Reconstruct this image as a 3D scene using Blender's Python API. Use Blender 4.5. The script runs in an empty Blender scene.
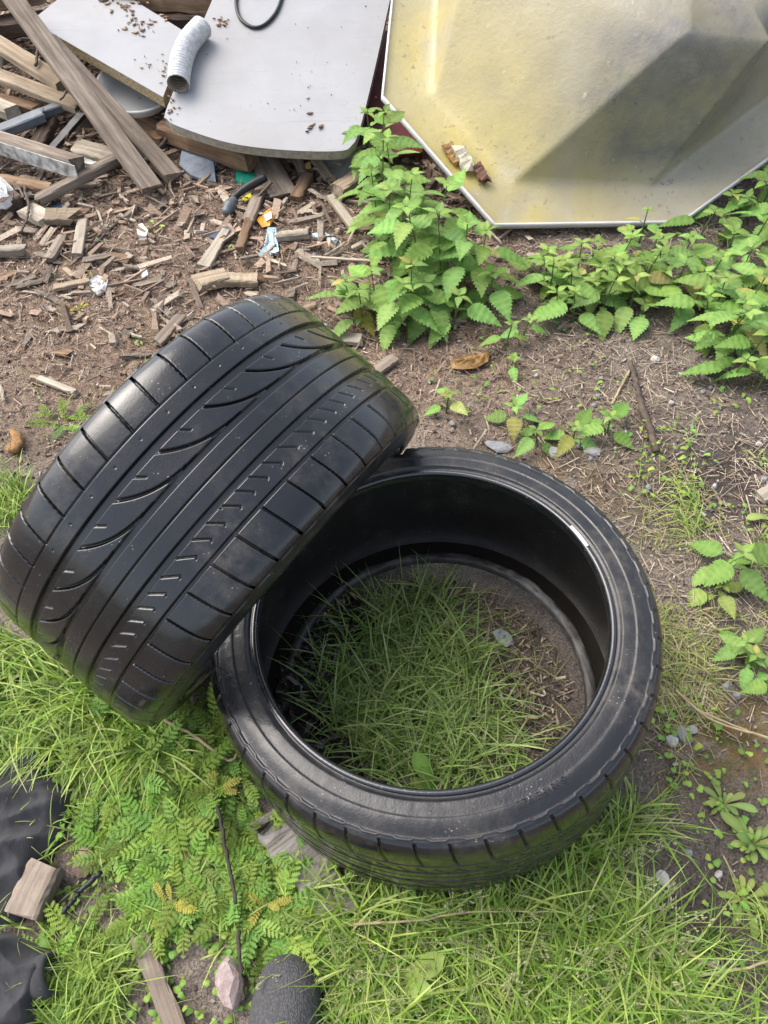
import bpy, math, random
import numpy as np
from mathutils import Vector, Matrix
random.seed(7); rng = np.random.default_rng(11)
sc = bpy.context.scene
COL = sc.collection

# ------------------------------------------------------------------ camera, sky, sun, exposure
PITCH, CAMH, ROLL, FPX, W, H = math.radians(52.6), 1.26, math.radians(-2.0), 769.0, 768, 1024
FWD = np.array([0, math.cos(PITCH), -math.sin(PITCH)])
UP0 = np.array([0, math.sin(PITCH), math.cos(PITCH)]); RT0 = np.array([1.0, 0, 0])
RT = RT0*math.cos(ROLL)+UP0*math.sin(ROLL); UP = -RT0*math.sin(ROLL)+UP0*math.cos(ROLL)
CAM = np.array([0, 0, CAMH])
cd = bpy.data.cameras.new('camera'); cam = bpy.data.objects.new('camera', cd); COL.objects.link(cam)
m = Matrix.Identity(4)
for i in range(3):
    m[i][0] = RT[i]; m[i][1] = UP[i]; m[i][2] = -FWD[i]; m[i][3] = CAM[i]
cam.matrix_world = m
cd.sensor_fit = 'VERTICAL'; cd.sensor_height = 24.0; cd.lens = 24.0*FPX/H
cd.clip_start = 0.02; cd.clip_end = 400
sc.camera = cam

SUN_DIR = Vector((-0.62, 0.30, 1.0)).normalized()       # towards the sun
wd = bpy.data.worlds.new('World'); sc.world = wd; wd.use_nodes = True
nt = wd.node_tree; bg = nt.nodes['Background']
sky = nt.nodes.new('ShaderNodeTexSky'); sky.sky_type = 'NISHITA'; sky.sun_disc = False
sky.sun_elevation = math.asin(SUN_DIR.z); sky.sun_rotation = math.atan2(SUN_DIR.x, SUN_DIR.y)
sky.air_density = 1.0; sky.dust_density = 4.0; sky.ozone_density = 0.6
hs = nt.nodes.new('ShaderNodeHueSaturation'); hs.inputs['Saturation'].default_value = 0.62
nt.links.new(sky.outputs[0], hs.inputs['Color']); nt.links.new(hs.outputs[0], bg.inputs[0])
bg.inputs[1].default_value = 0.15
sd = bpy.data.lights.new('sun', 'SUN'); sd.energy = 1.15; sd.angle = math.radians(55); sd.color = (1.0, 0.95, 0.88)
so = bpy.data.objects.new('sun', sd); COL.objects.link(so); so.location = (-3, 1, 6)
so.rotation_euler = (-SUN_DIR).to_track_quat('-Z', 'Y').to_euler()
sc.view_settings.view_transform = 'Standard'; sc.view_settings.look = 'None'
sc.view_settings.exposure = 1.32; sc.view_settings.gamma = 1.0
sc.view_settings.use_curve_mapping = False
sc.render.engine = 'CYCLES'
try: sc.cycles.max_bounces = 6; sc.cycles.transparent_max_bounces = 6
except Exception: pass

# ------------------------------------------------------------------ small maths helpers
def vnoise(x, y, seed=0):
    xi = np.floor(x).astype(np.int64); yi = np.floor(y).astype(np.int64)
    fx = x-xi; fy = y-yi; fx = fx*fx*(3-2*fx); fy = fy*fy*(3-2*fy)
    def h(a, b):
        n = (a*374761393+b*668265263+seed*974711) & 0xffffffff
        n = ((n ^ (n >> 13))*1274126177) & 0xffffffff
        return ((n ^ (n >> 16)) & 0xffff)/65535.0
    return (h(xi, yi)*(1-fx)+h(xi+1, yi)*fx)*(1-fy)+(h(xi, yi+1)*(1-fx)+h(xi+1, yi+1)*fx)*fy
def fbm(x, y, seed=0, oct=4):
    a, s, t = 0.5, 0, 0
    for o in range(oct):
        s = s+a*vnoise(x*2**o, y*2**o, seed+o*17); t += a; a *= 0.5
    return s/t
def sstep(a, b, x):
    t = np.clip((x-a)/(b-a), 0, 1); return t*t*(3-2*t)
# the two tyres' places (needed by the ground)
NB = np.array([-0.060, -0.019, 1.0]); NB /= np.linalg.norm(NB)
RB, WB = 0.330, 0.283
CB0 = np.array([0.078, 0.5625, RB*math.hypot(.060, .019)-0.004])     # centre of the lower face
CB = CB0+NB*WB/2
S_A = 1.03
CA = CAM+(np.array([-0.2498, 0.738, 0.3124])-CAM)*S_A
AZ, EL = 2.2092, -0.4175
NA = np.array([math.cos(EL)*math.sin(AZ), math.cos(EL)*math.cos(AZ), math.sin(EL)])
RA, WA = 0.3205*S_A, 0.300*S_A

def gh(x, y):
    x = np.asarray(x, float); y = np.asarray(y, float)
    z = 0.030*(fbm(x*2.1+3, y*2.1, 1, 3)-.5)+0.016*(fbm(x*9, y*9, 5, 3)-.5)
    z = z*sstep(60, 3, np.abs(x)+np.abs(y))
    dB = np.hypot(x-CB0[0], y-CB0[1])
    z = z*(0.25+0.75*sstep(0.30, 0.55, dB))-0.006*sstep(.5, .3, dB)
    z = z-0.055*np.exp(-((x+0.262)**2+(y-0.765)**2)/(2*0.10**2))
    z = z+0.10*sstep(2.3, 3.3, y)*sstep(0.6, -0.6, x)
    return z
def ray(px, py):
    d = FWD+RT*((px-W/2)/FPX)-UP*((py-H/2)/FPX)
    return d
def G(px, py, dz=0.0):
    d = ray(px, py); t = CAMH/(-d[2])
    for k in range(30):
        p = CAM+d*t; t += 0.7*((p[2]-float(gh(p[0], p[1]))-dz)/(-d[2]))
    return CAM+d*t
def PL(px, py, p0, n):
    d = ray(px, py); t = np.dot(np.asarray(p0)-CAM, n)/np.dot(d, n); return CAM+d*t
def proj(P):
    d = np.asarray(P)-CAM; z = d@FWD
    return np.stack([W/2+FPX*(d@RT)/z, H/2-FPX*(d@UP)/z], -1)
def inpoly(pts, poly):
    x, y = pts[:, 0], pts[:, 1]; c = np.zeros(len(x), bool); n = len(poly)
    for i in range(n):
        x0, y0 = poly[i]; x1, y1 = poly[(i+1) % n]
        if y0 == y1: continue
        c ^= ((y0 > y) != (y1 > y)) & (x < (x1-x0)*(y-y0)/(y1-y0)+x0)
    return c

# ------------------------------------------------------------------ materials
def new_mat(name):
    mt = bpy.data.materials.new(name); mt.use_nodes = True
    b = mt.node_tree.nodes['Principled BSDF']; return mt, mt.node_tree, b
def N(t, typ, **k):
    n = t.nodes.new(typ)
    for a, v in k.items(): setattr(n, a, v)
    return n
def noise(t, scale, detail=4, vec=None, rough=.6, dist=0):
    n = N(t, 'ShaderNodeTexNoise'); n.inputs['Scale'].default_value = scale
    n.inputs['Detail'].default_value = detail; n.inputs['Roughness'].default_value = rough
    n.inputs['Distortion'].default_value = dist
    if vec: t.links.new(vec, n.inputs['Vector'])
    return n.outputs['Fac']
def ramp(t, fac, stops):
    r = N(t, 'ShaderNodeValToRGB'); e = r.color_ramp.elements
    while len(e) < len(stops): e.new(0.5)
    for i, (p, c) in enumerate(stops):
        e[i].position = p; e[i].color = (*c, 1) if not isinstance(c, (int, float)) else (c, c, c, 1)
    t.links.new(fac, r.inputs[0]); return r.outputs[0]
def mix(t, fac, a, b, blend='MIX'):
    n = N(t, 'ShaderNodeMix', data_type='RGBA', blend_type=blend)
    for sock, v in ((n.inputs[0], fac), (n.inputs[6], a), (n.inputs[7], b)):
        if isinstance(v, (int, float)): sock.default_value = v
        elif isinstance(v, tuple): sock.default_value = (*v, 1)
        else: t.links.new(v, sock)
    return n.outputs[2]
def math_(t, op, a, b=0.0):
    n = N(t, 'ShaderNodeMath', operation=op)
    for s, v in zip(n.inputs, (a, b)):
        if isinstance(v, (int, float)): s.default_value = v
        else: t.links.new(v, s)
    return n.outputs[0]
def bump(t, b, h, strength=.5, dist=.01):
    n = N(t, 'ShaderNodeBump'); n.inputs['Strength'].default_value = strength; n.inputs['Distance'].default_value = dist
    t.links.new(h, n.inputs['Height']); t.links.new(n.outputs[0], b.inputs['Normal'])
def objco(t): return N(t, 'ShaderNodeTexCoord').outputs['Object']
def attr(t, name, out='Color'):
    a = N(t, 'ShaderNodeAttribute'); a.attribute_name = name; return a.outputs[out]
def simple(name, c, rough=.6, var=.25, scale=30, bmp=.3, bd=.003, spec=.4, c2=None, metal=0):
    mt, t, b = new_mat(name); co = objco(t)
    f = noise(t, scale, 5, co)
    c2 = c2 or tuple(v*(1-var*1.6) for v in c)
    t.links.new(ramp(t, f, [(.3, c2), (.68, c)]), b.inputs['Base Color'])
    b.inputs['Roughness'].default_value = rough; b.inputs['Specular IOR Level'].default_value = spec
    b.inputs['Metallic'].default_value = metal
    bump(t, b, noise(t, scale*4, 4, co), bmp, bd); return mt

# ------------------------------------------------------------------ mesh helpers
def mesh_np(name, V, F, mat=None, col=None, uv=None, smooth=True):
    """V (n,3), F (m,k) or list of such arrays / lists; col per vertex; uv per vertex"""
    Fs = F if isinstance(F, list) else [F]
    me = bpy.data.meshes.new(name); V = np.asarray(V, np.float32)
    loops = []; starts = []; tot = 0
    for f in Fs:
        if isinstance(f, np.ndarray):
            loops.append(f.reshape(-1)); k = f.shape[1]; starts.append(tot+np.arange(len(f))*k); tot += f.size
        else:
            loops.append(np.array(f)); starts.append(np.array([tot])); tot += len(f)
    L = np.concatenate(loops).astype(np.int32); S = np.concatenate(starts).astype(np.int32)
    me.vertices.add(len(V)); me.vertices.foreach_set('co', V.reshape(-1))
    me.loops.add(len(L)); me.loops.foreach_set('vertex_index', L)
    me.polygons.add(len(S)); me.polygons.foreach_set('loop_start', S)
    if col is not None:
        a = me.color_attributes.new('Col', 'FLOAT_COLOR', 'POINT')
        c = np.ones((len(V), 4), np.float32); c[:, :np.asarray(col).shape[1]] = col
        a.data.foreach_set('color', c.reshape(-1))
    if uv is not None:
        u = me.uv_layers.new(name='UVMap'); u.data.foreach_set('uv', np.asarray(uv, np.float32)[L].reshape(-1))
    me.update(calc_edges=True); me.validate()
    me.polygons.foreach_set('use_smooth', np.full(len(me.polygons), smooth))
    if mat: me.materials.append(mat)
    return me
def link(name, me, parent=None, M=None):
    o = bpy.data.objects.new(name, me); COL.objects.link(o)
    if parent: o.parent = parent
    if M is not None: o.matrix_world = M
    return o
def tag(o, label=None, cat=None, group=None, kind=None):
    if label: o['label'] = label
    if cat: o['category'] = cat
    if group: o['group'] = group
    if kind: o['kind'] = kind
    return o
def empty(name, loc, label, cat, group=None, rot=None):
    o = bpy.data.objects.new(name, None); COL.objects.link(o); o.empty_display_size = .05
    o.location = loc
    if rot is not None: o.matrix_world = rot
    return tag(o, label, cat, group)
def frame(o, x, zhint=(0, 0, 1)):
    """matrix with local X along x"""
    x = Vector(x).normalized(); z = Vector(zhint); y = z.cross(x)
    if y.length < 1e-5: y = Vector((0, 1, 0)).cross(x)
    y.normalize(); z = x.cross(y)
    M = Matrix.Identity(4)
    for i in range(3): M[i][0] = x[i]; M[i][1] = y[i]; M[i][2] = z[i]; M[i][3] = o[i]
    return M
def loft(rings, closed=True, cap=True):
    """rings (n,k,3) -> V,F list"""
    R_ = np.asarray(rings); n, k = R_.shape[:2]; V = R_.reshape(-1, 3)
    i = np.arange(n-1)[:, None]; j = np.arange(k if closed else k-1)[None]
    a = i*k+j; b = i*k+(j+1) % k
    F = [np.stack([a, b, b+k, a+k], -1).reshape(-1, 4)]
    if cap: F += [list(range(k))[::-1], list(range((n-1)*k, n*k))]
    return V, F
def tube(pts, rad, k=8, seed=0, rough=0.0):
    P = np.asarray(pts, float); n = len(P); rad = np.broadcast_to(rad, (n,))
    T = np.gradient(P, axis=0); T /= np.linalg.norm(T, axis=1)[:, None]+1e-9
    ref = np.array([0, 0, 1.0]); 
    if abs(T[0] @ ref) > .9: ref = np.array([1.0, 0, 0])
    A = np.cross(T, ref); A /= np.linalg.norm(A, axis=1)[:, None]+1e-9; B = np.cross(A, T)
    th = np.linspace(0, 2*np.pi, k, endpoint=False); rr = np.random.default_rng(seed)
    R_ = rad[:, None]*(1+rough*rr.uniform(-1, 1, (n, k)))
    return loft(P[:, None]+R_[..., None]*(np.cos(th)[None, :, None]*A[:, None]+np.sin(th)[None, :, None]*B[:, None]))
def spline(pts, n=24):
    P = np.asarray(pts, float); m_ = len(P); Q = np.vstack([2*P[0]-P[1], P, 2*P[-1]-P[-2]]); out = []
    for s in np.linspace(0, m_-1-1e-6, n):
        i = int(s); t = s-i; p0, p1, p2, p3 = Q[i:i+4]
        out.append(.5*((2*p1)+(-p0+p2)*t+(2*p0-5*p1+4*p2-p3)*t*t+(-p0+3*p1-3*p2+p3)*t**3))
    return np.array(out)
class Bag:
    """collects many small pieces into one mesh (for 'stuff' and foliage)"""
    def __init__(s): s.V = []; s.F = {}; s.C = []; s.U = []; s.n = 0
    def add(s, V, F, col=None, uv=None):
        V = np.asarray(V); s.V.append(V)
        for f in (F if isinstance(F, list) else [F]):
            f = np.asarray(f)
            if f.ndim == 1: f = f[None]
            s.F.setdefault(f.shape[1], []).append(f+s.n)
        c = np.ones((len(V), 3)) if col is None else np.broadcast_to(col, (len(V), 3)); s.C.append(c)
        s.U.append(np.zeros((len(V), 2)) if uv is None else uv); s.n += len(V)
    def mesh(s, name, mat, smooth=True):
        return mesh_np(name, np.vstack(s.V), [np.vstack(f) for f in s.F.values()], mat, np.vstack(s.C), np.vstack(s.U), smooth)

# ================================================================== GROUND
def axis_coords(lo, hi, step, far, n):
    a = np.arange(lo, hi, step); g = np.geomspace(step*1.5, far, n)
    return np.concatenate([(lo-np.cumsum(g))[::-1], a, hi-step+np.cumsum(g)])
xs = axis_coords(-2.2, 2.4, .0125, 9, 26); ys = axis_coords(-.35, 4.3, .0125, 9, 26)
X, Y = np.meshgrid(xs, ys); X1, Y1 = X.ravel(), Y.ravel()
Z1 = gh(X1, Y1)
litter_w = sstep(.95, 1.45, Y1+.25*(fbm(X1*3, Y1*3, 40)-.5))*sstep(.75, .1, X1+.4*(fbm(X1*2.5, Y1*2.5, 44)-.5))
Z1 = Z1+0.016*litter_w*(fbm(X1*22, Y1*22, 9, 3)-.5)+.006*(fbm(X1*45, Y1*45, 21, 2)-.5)*(np.abs(X1) < 2.4)
PXY = proj(np.stack([X1, Y1, Z1], -1)); front = (np.stack([X1, Y1, Z1], -1)-CAM)@FWD > .1
moss_w = np.exp(-(((PXY[:, 0]-730)/70)**2+((PXY[:, 1]-735)/55)**2))*front
moss_w += .6*np.exp(-(((PXY[:, 0]-560)/90)**2+((PXY[:, 1]-495)/50)**2))*front
damp_w = np.exp(-(((PXY[:, 0]-720)/90)**2+((PXY[:, 1]-480)/60)**2))*front+np.exp(-(((PXY[:, 0]-715)/70)**2+((PXY[:, 1]-930)/150)**2))*front
damp_w += np.exp(-(((PXY[:, 0]-520)/60)**2+((PXY[:, 1]-700)/60)**2))*front*.8
nx, ny = len(xs), len(ys)
ii = (np.arange(ny-1)[:, None]*nx+np.arange(nx-1)[None]).ravel()
Fg = np.stack([ii, ii+1, ii+1+nx, ii+nx], -1)
mt, t, b = new_mat('soil'); co = objco(t)
zn = N(t, 'ShaderNodeSeparateColor'); t.links.new(attr(t, 'Col'), zn.inputs[0])
n1 = noise(t, 7, 6, co, .65); n2 = noise(t, 70, 5, co, .7); n3 = noise(t, 260, 3, co, .6)
base = ramp(t, n1, [(.3, (.115, .095, .079)), (.5, (.195, .163, .136)), (.72, (.28, .24, .20))])
lit = ramp(t, n2, [(.28, (.085, .056, .041)), (.46, (.21, .143, .102)), (.62, (.33, .24, .175)), (.78, (.46, .37, .28))])
c = mix(t, math_(t, 'MULTIPLY', zn.outputs[0], .85), base, lit)
fine = ramp(t, n3, [(.32, (.45, .44, .44)), (.5, (.95, .95, .95)), (.72, (1.6, 1.55, 1.45))])
c = mix(t, 1.0, c, fine, 'MULTIPLY')
mossc = ramp(t, noise(t, 34, 5, co), [(.35, (.075, .085, .02)), (.55, (.17, .105, .03)), (.7, (.21, .12, .04))])
mf = math_(t, 'MULTIPLY', zn.outputs[1], ramp(t, noise(t, 26, 5, co), [(.36, 0.), (.52, 1.)]))
c = mix(t, mf, c, mossc)
c = mix(t, math_(t, 'MULTIPLY', zn.outputs[2], .95), c, mix(t, 1.0, c, (.34, .33, .35), 'MULTIPLY'))
t.links.new(c, b.inputs['Base Color']); b.inputs['Roughness'].default_value = .9; b.inputs['Specular IOR Level'].default_value = .25
hh = math_(t, 'ADD', math_(t, 'MULTIPLY', n2, 1.0), math_(t, 'MULTIPLY', n3, .5))
bump(t, b, hh, .9, .012)
M_soil = mt
tag(link('ground', mesh_np('ground', np.stack([X1, Y1, Z1], -1), Fg, M_soil, np.stack([litter_w, np.clip(moss_w, 0, 1), np.clip(damp_w, 0, 1)], -1))), kind='structure')
def GZ(x, y): return gh(x, y)

# ================================================================== TYRES
def rubber(name, base, rough, dust=.5, bs=.25, spec=.45, coat=0.0):
    mt, t, b = new_mat(name); co = objco(t)
    n1 = noise(t, 6, 6, co, .65); n2 = noise(t, 45, 5, co, .7); n3 = noise(t, 330, 2, co)
    d = math_(t, 'MULTIPLY', ramp(t, n1, [(.50, 0.), (.74, 1.)]), ramp(t, n2, [(.40, 0.), (.66, 1.)]))
    c = mix(t, math_(t, 'MULTIPLY', d, dust), base, (.105, .090, .072))
    sp = N(t, 'ShaderNodeTexVoronoi'); sp.inputs['Scale'].default_value = 170; t.links.new(co, sp.inputs['Vector'])
    spk = math_(t, 'MULTIPLY', ramp(t, sp.outputs['Distance'], [(.10, 1.), (.17, 0.)]), ramp(t, noise(t, 22, 3, co), [(.55, 0.), (.64, 1.)]))
    c = mix(t, math_(t, 'MULTIPLY', spk, .65 if dust else .2), c, (.36, .35, .33))
    t.links.new(c, b.inputs['Base Color'])
    r = ramp(t, noise(t, 11, 5, co, .7), [(.35, max(rough-.12, .1)), (.68, min(rough+.16, 1.))])
    rv = math_(t, 'ADD', r, math_(t, 'MULTIPLY', d, .25)); t.links.new(rv, b.inputs['Roughness'])
    b.inputs['Specular IOR Level'].default_value = spec
    b.inputs['Coat Weight'].default_value = coat; b.inputs['Coat Roughness'].default_value = .10
    bump(t, b, math_(t, 'ADD', n3, math_(t, 'MULTIPLY', n2, 1.2)), bs, .0012)
    return mt
M_tread = rubber('tread_rubber', (.0045, .0050, .0064), .26, .55, .2, .40, .55)
M_side = rubber('sidewall_rubber', (.0115, .0118, .0130), .38, .75, .35, .4, .25)
M_bead = rubber('bead_rubber', (.009, .010, .012), .20, .15, .2, .5, .6)
mt, t, b = new_mat('muddy_bead'); co = objco(t)
t.links.new(ramp(t, noise(t, 7, 6, co, .72), [(.36, (.022, .020, .019)), (.50, (.075, .072, .070)), (.64, (.19, .188, .185))]), b.inputs['Base Color'])
b.inputs['Roughness'].default_value = .55; bump(t, b, noise(t, 90, 5, co, .7), .6, .003); M_mudbead = mt
M_liner = rubber('liner_rubber', (.018, .0155, .0135), .62, .9, .9)

def chaikin(P, n=2):
    P = np.asarray(P, float)
    for _ in range(n):
        a = .75*P[:-1]+.25*P[1:]; b_ = .25*P[:-1]+.75*P[1:]
        P = np.vstack([P[:1], np.stack([a, b_], 1).reshape(-1, 2), P[-1:]])
    return P
def gro(dist, half, depth, edge=.0007):
    return depth*np.clip((half-dist)/edge+.5, 0, 1)
def tread_depth(u, y, Rr, w):
    C = 2*np.pi*Rr; k = w/.307
    y = y/k
    d = np.zeros_like(u)
    d = np.maximum(d, gro(np.abs(y+.0565), .0056, .0078))            # wide groove
    d = np.maximum(d, gro(np.abs(y+.0100), .0046, .0078))
    d = np.maximum(d, gro(np.abs(y-.016), .0011, .0030))           # fine line on the centre rib
    d = np.maximum(d, gro(np.abs(y-.0432), .0046, .0078))
    d = np.maximum(d, gro(np.abs(y-.0818), .0026, .0060))
    d = np.maximum(d, gro(np.abs(y+.0868), .0010, .0026))           # fine line ending the shoulder slits
    def per(q, n): p = C/n; return np.abs(((q+p/2) % p)-p/2)
    # outer shoulder slits (y < -.1)
    wob = .0012*np.sin(u*61)
    m1 = sstep(-.0858, -.0868, y)
    q = u+wob-(-.087-y)*.10
    d = np.maximum(d, gro(per(q, 46), .0014, .0062, .0014)*m1)
    # inner shoulder slits (y > .087)
    m2 = sstep(.0832, .0842, y)
    d = np.maximum(d, gro(per(u+.013-(y-.082)*.16, 46), .0014, .0062, .0014)*m2)
    # crescents between the first two wide grooves
    fr = np.clip((y+.0512)/.0372, 0, .999); s = 1-(1-fr)**(1/3.0); Lc = .118
    dudy = Lc*(1/3.0)*(1-fr+1e-3)**(-2/3.0)/.0372
    dist = per(u-s*Lc, 27)/np.sqrt(1+dudy**2)
    mb = ((y > -.0512) & (y < -.0145))
    d = np.maximum(d, gro(dist, .0020-.0005*fr, .0062, .0014)*mb)
    # short nicks at the block edge
    mn = ((y > -.051) & (y < -.039))
    d = np.maximum(d, gro(per(u-.037-(y+.051)*.9, 27)/1.35, .0010, .003, .0014)*mn)
    # small hooked sipes on the inner block
    ms = ((y > .0495) & (y < .0685))
    d = np.maximum(d, gro(per(u-.95*np.minimum(y-.05, .0155)+1.1*np.maximum(y-.0655, 0)+.004*np.sin(u*37), 78)/1.38, .0009, .0032, .0013)*ms)
    # tiny pits along the smooth rib
    d = np.maximum(d, gro(np.hypot(per(u, 46), y+.075), .0013, .0015))
    return d
def make_tyre(label, Rr, w, c, axis, refdir, dent=None, NT=2300, MV=320):
    ax = Vector(axis).normalized(); xr = Vector(refdir); xr = (xr-ax*xr.dot(ax)).normalized(); yr = ax.cross(xr)
    M = Matrix.Identity(4)
    for i in range(3): M[i][0] = xr[i]; M[i][1] = yr[i]; M[i][2] = ax[i]; M[i][3] = c[i]
    root = empty('tyre', (0, 0, 0), label, 'tyre', 'car tyres', rot=M)
    k = Rr/.330; hw = w/2
    sr = lambda P: [(r*k, h*hw/.1415) for r, h in P]
    up_tread = [(.3300, 0), (.3299, .05), (.3293, .088), (.3279, .107), (.3245, .1190), (.3200, .1260), (.3165, .1294), (.3150, .1300)]
    half = chaikin(sr(up_tread), 3)
    prof = np.vstack([half[:0:-1]*np.array([1, -1]), half])
    al = np.concatenate([[0], np.cumsum(np.hypot(*np.diff(prof, axis=0).T))])
    s = np.linspace(0, al[-1], MV); pr = np.interp(s, al, prof[:, 0]); ph = np.interp(s, al, prof[:, 1])
    tg = np.stack([np.gradient(pr), np.gradient(ph)], -1); tg /= np.linalg.norm(tg, axis=1)[:, None]
    nr, nh = tg[:, 1], -tg[:, 0]
    if nr[MV//2] < 0: nr, nh = -nr, -nh
    yarc = s-al[-1]/2
    th = np.linspace(0, 2*np.pi, NT, endpoint=False)
    U, Yv = np.meshgrid(-th*Rr, yarc, indexing='ij')
    D = tread_depth(U, Yv, Rr, w)
    D += .0006*(fbm(U*14+50, Yv*14+50, 3, 3)-.5)
    rr_ = pr[None]-D*nr[None]; hh_ = ph[None]-D*nh[None]
    V = np.stack([rr_*np.cos(th)[:, None], rr_*np.sin(th)[:, None], hh_], -1).reshape(-1, 3)
    a = np.arange(NT)[:, None]; j = np.arange(MV-1)[None]; a2 = (a+1) % NT
    F = np.stack([a*MV+j, a2*MV+j, a2*MV+j+1, a*MV+j+1], -1).reshape(-1, 4)
    def fin(V):
        if dent is None: return V
        Mn = np.array(M); P = V@Mn[:3, :3].T+Mn[:3, 3]; P = dent(P); return (P-Mn[:3, 3])@Mn[:3, :3]
    def part(name, V, F, mat, sm=True):
        me = mesh_np(name, fin(V), F, mat, smooth=sm); o = bpy.data.objects.new(name, me); COL.objects.link(o); o.parent = root; return o
    part('tread', V, F, M_tread)
    def rev(P, n, flip=False, fn=None):
        P = np.asarray(P); mm = len(P); tt = np.linspace(0, 2*np.pi, n, endpoint=False)
        Rr_ = np.broadcast_to(P[:, 0], (n, mm)).copy(); Hh = np.broadcast_to(P[:, 1], (n, mm)).copy()
        if fn: Rr_, Hh = fn(tt[:, None], Rr_, Hh)
        V = np.stack([Rr_*np.cos(tt)[:, None], Rr_*np.sin(tt)[:, None], Hh], -1).reshape(-1, 3)
        a = np.arange(n)[:, None]; j = np.arange(mm-1)[None]; a2 = (a+1) % n
        F = np.stack([a*mm+j, a2*mm+j, a2*mm+j+1, a*mm+j+1], -1).reshape(-1, 4)
        return V, (F[:, ::-1] if flip else F)
    side = chaikin(sr([(.3150, .1300), (.3140, .1310), (.3128, .1312), (.3122, .1328), (.3095, .1330), (.3088, .1318), (.3050, .1335),
                       (.2980, .1368), (.2920, .1385), (.2872, .1392), (.2862, .1382), (.2780, .1390), (.2700, .1393), (.2675, .1390), (.2660, .1368), (.2630, .1350), (.2610, .1348)]), 1)
    bead = chaikin(sr([(.2610, .1348), (.2602, .1350), (.2598, .1375), (.2560, .1388), (.2522, .1368), (.2503, .1300), (.2503, .1240), (.2520, .1185), (.2570, .1180)]), 2)
    mudb = chaikin(sr([(.2610, .1348), (.2560, .1372), (.2515, .1350), (.2503, .1300), (.2503, .1240), (.2515, .1190), (.2560, .1172), (.2640, .1185), (.2690, .1240)]), 2)
    def notch(tt, R_, H_):
        # the scalloped edge line where the sidewall ends
        kk = np.floor(tt/(2*np.pi)*46*1.0); ph_ = (tt/(2*np.pi)*46) % 1
        m_ = np.exp(-((R_-.3108*k)/(.0022*k))**2)
        off = .0018*np.where(ph_ < .5, -1, 1)*np.minimum(1, np.minimum(np.abs(ph_-.5), np.minimum(ph_, 1-ph_))/.03)
        lo = .0007*(fbm(tt*20+R_*0, R_*60, 8, 3)-.5)
        return R_+off*m_, H_+np.sign(H_)*lo*sstep(.255*k, .27*k, R_)*sstep(.315*k, .308*k, R_)
    for sg in (1, -1):
        V, F = rev(side*np.array([1, sg]), 920, sg < 0, notch); part('sidewall', V, F, M_side)
        V, F = rev((bead if sg > 0 else mudb)*np.array([1, sg]), 240, sg < 0, None if sg > 0 else (lambda tt, R_, H_: (R_+.007*(fbm(tt*9, R_*90, 6, 4)-.5)*(R_ > .256*k), H_+.006*(fbm(tt*14+9, R_*120, 7, 4)-.5)*(R_ > .252*k)))); part('bead', V, F, M_bead if sg > 0 else M_mudbead)
    lh = [(.2570, .1180), (.2640, .1225), (.2780, .1265), (.2920, .1240), (.3030, .1160), (.3105, .1010), (.3140, .0800), (.3155, .05), (.3160, 0)]
    lp = chaikin(sr(lh+[(r, -h) for r, h in lh[-2::-1]]), 2)
    def lin(tt, R_, H_):
        return R_-.0010*(fbm(tt*60, H_*160, 77, 2)-.5), H_
    V, F = rev(lp, 400, True, lin); part('inner_liner', V, F, M_liner)
    return root, M, k
# A stands on the ground and leans on B
def a_side(r):   # A's sidewall profile towards B
    k = RA/.330; hw = WA/2/.1415
    return np.interp(r, np.array([.25, .258, .265, .275, .29, .30, .31, .315, .323, .329])*k, np.array([.125, .136, .142, .1405, .139, .136, .133, .130, .112, .07])*hw)
def dentB(P):
    d = P-CA; u = d@NA; rv = d-u[:, None]*NA; r = np.linalg.norm(rv, axis=1)
    lim = a_side(r)+.0015; ins = (r < RA*1.0) & (r > .24) & (u < lim) & (u > 0)
    push = np.where(ins, np.minimum(lim-u, .03), 0)
    return P+push[:, None]*NA
toC = CAM-CA
make_tyre('black car tyre standing tilted on its tread and leaning over the other tyre', RA, WA, CA, NA, toC)
rootB, MB_, kB = make_tyre('black car tyre lying flat in the grass with an open view through its centre', RB, WB, CB, NB, (0, -1, 0), dentB, 1500, 236)

# raised lettering and the white sticker on tyre B
# find the ring angle of a photo point
def ring_angle(px, py, r, h):
    best = None
    Mn = np.array(MB_)
    a = np.linspace(0, 2*np.pi, 2000); P = np.stack([r*np.cos(a), r*np.sin(a), np.full_like(a, h)], -1)@Mn[:3, :3].T+Mn[:3, 3]
    q = proj(P); return a[np.argmin(np.hypot(q[:, 0]-px, q[:, 1]-py))]
def ring_text(txt, r, a0, size):
    cu = bpy.data.curves.new('t', 'FONT'); cu.body = txt; cu.size = size; cu.extrude = .0004; cu.align_x = 'CENTER'
    ob = bpy.data.objects.new('t', cu); COL.objects.link(ob)
    me = bpy.data.meshes.new_from_object(ob.evaluated_get(bpy.context.evaluated_depsgraph_get()))
    bpy.data.objects.remove(ob)
    for v in me.vertices:
        x, y, z = v.co; rr = r-y*1.1; th = a0+x*1.25/r
        hz = float(np.interp(rr, [.27, .278, .286, .2875, .292, .298, .305], [.1393, .139, .1384, .1391, .1385, .1368, .1335]))
        v.co = (rr*math.cos(th), rr*math.sin(th), hz+z+.0011)
    return me
if True:
    # read from outside: tops towards the centre, running anticlockwise seen from above
    me = ring_text('275/35 R19', .2950, ring_angle(540, 790, .2885, .139), .0125)
    me.materials.append(M_side)
    o = bpy.data.objects.new('lettering', me); COL.objects.link(o); o.parent = rootB

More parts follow.
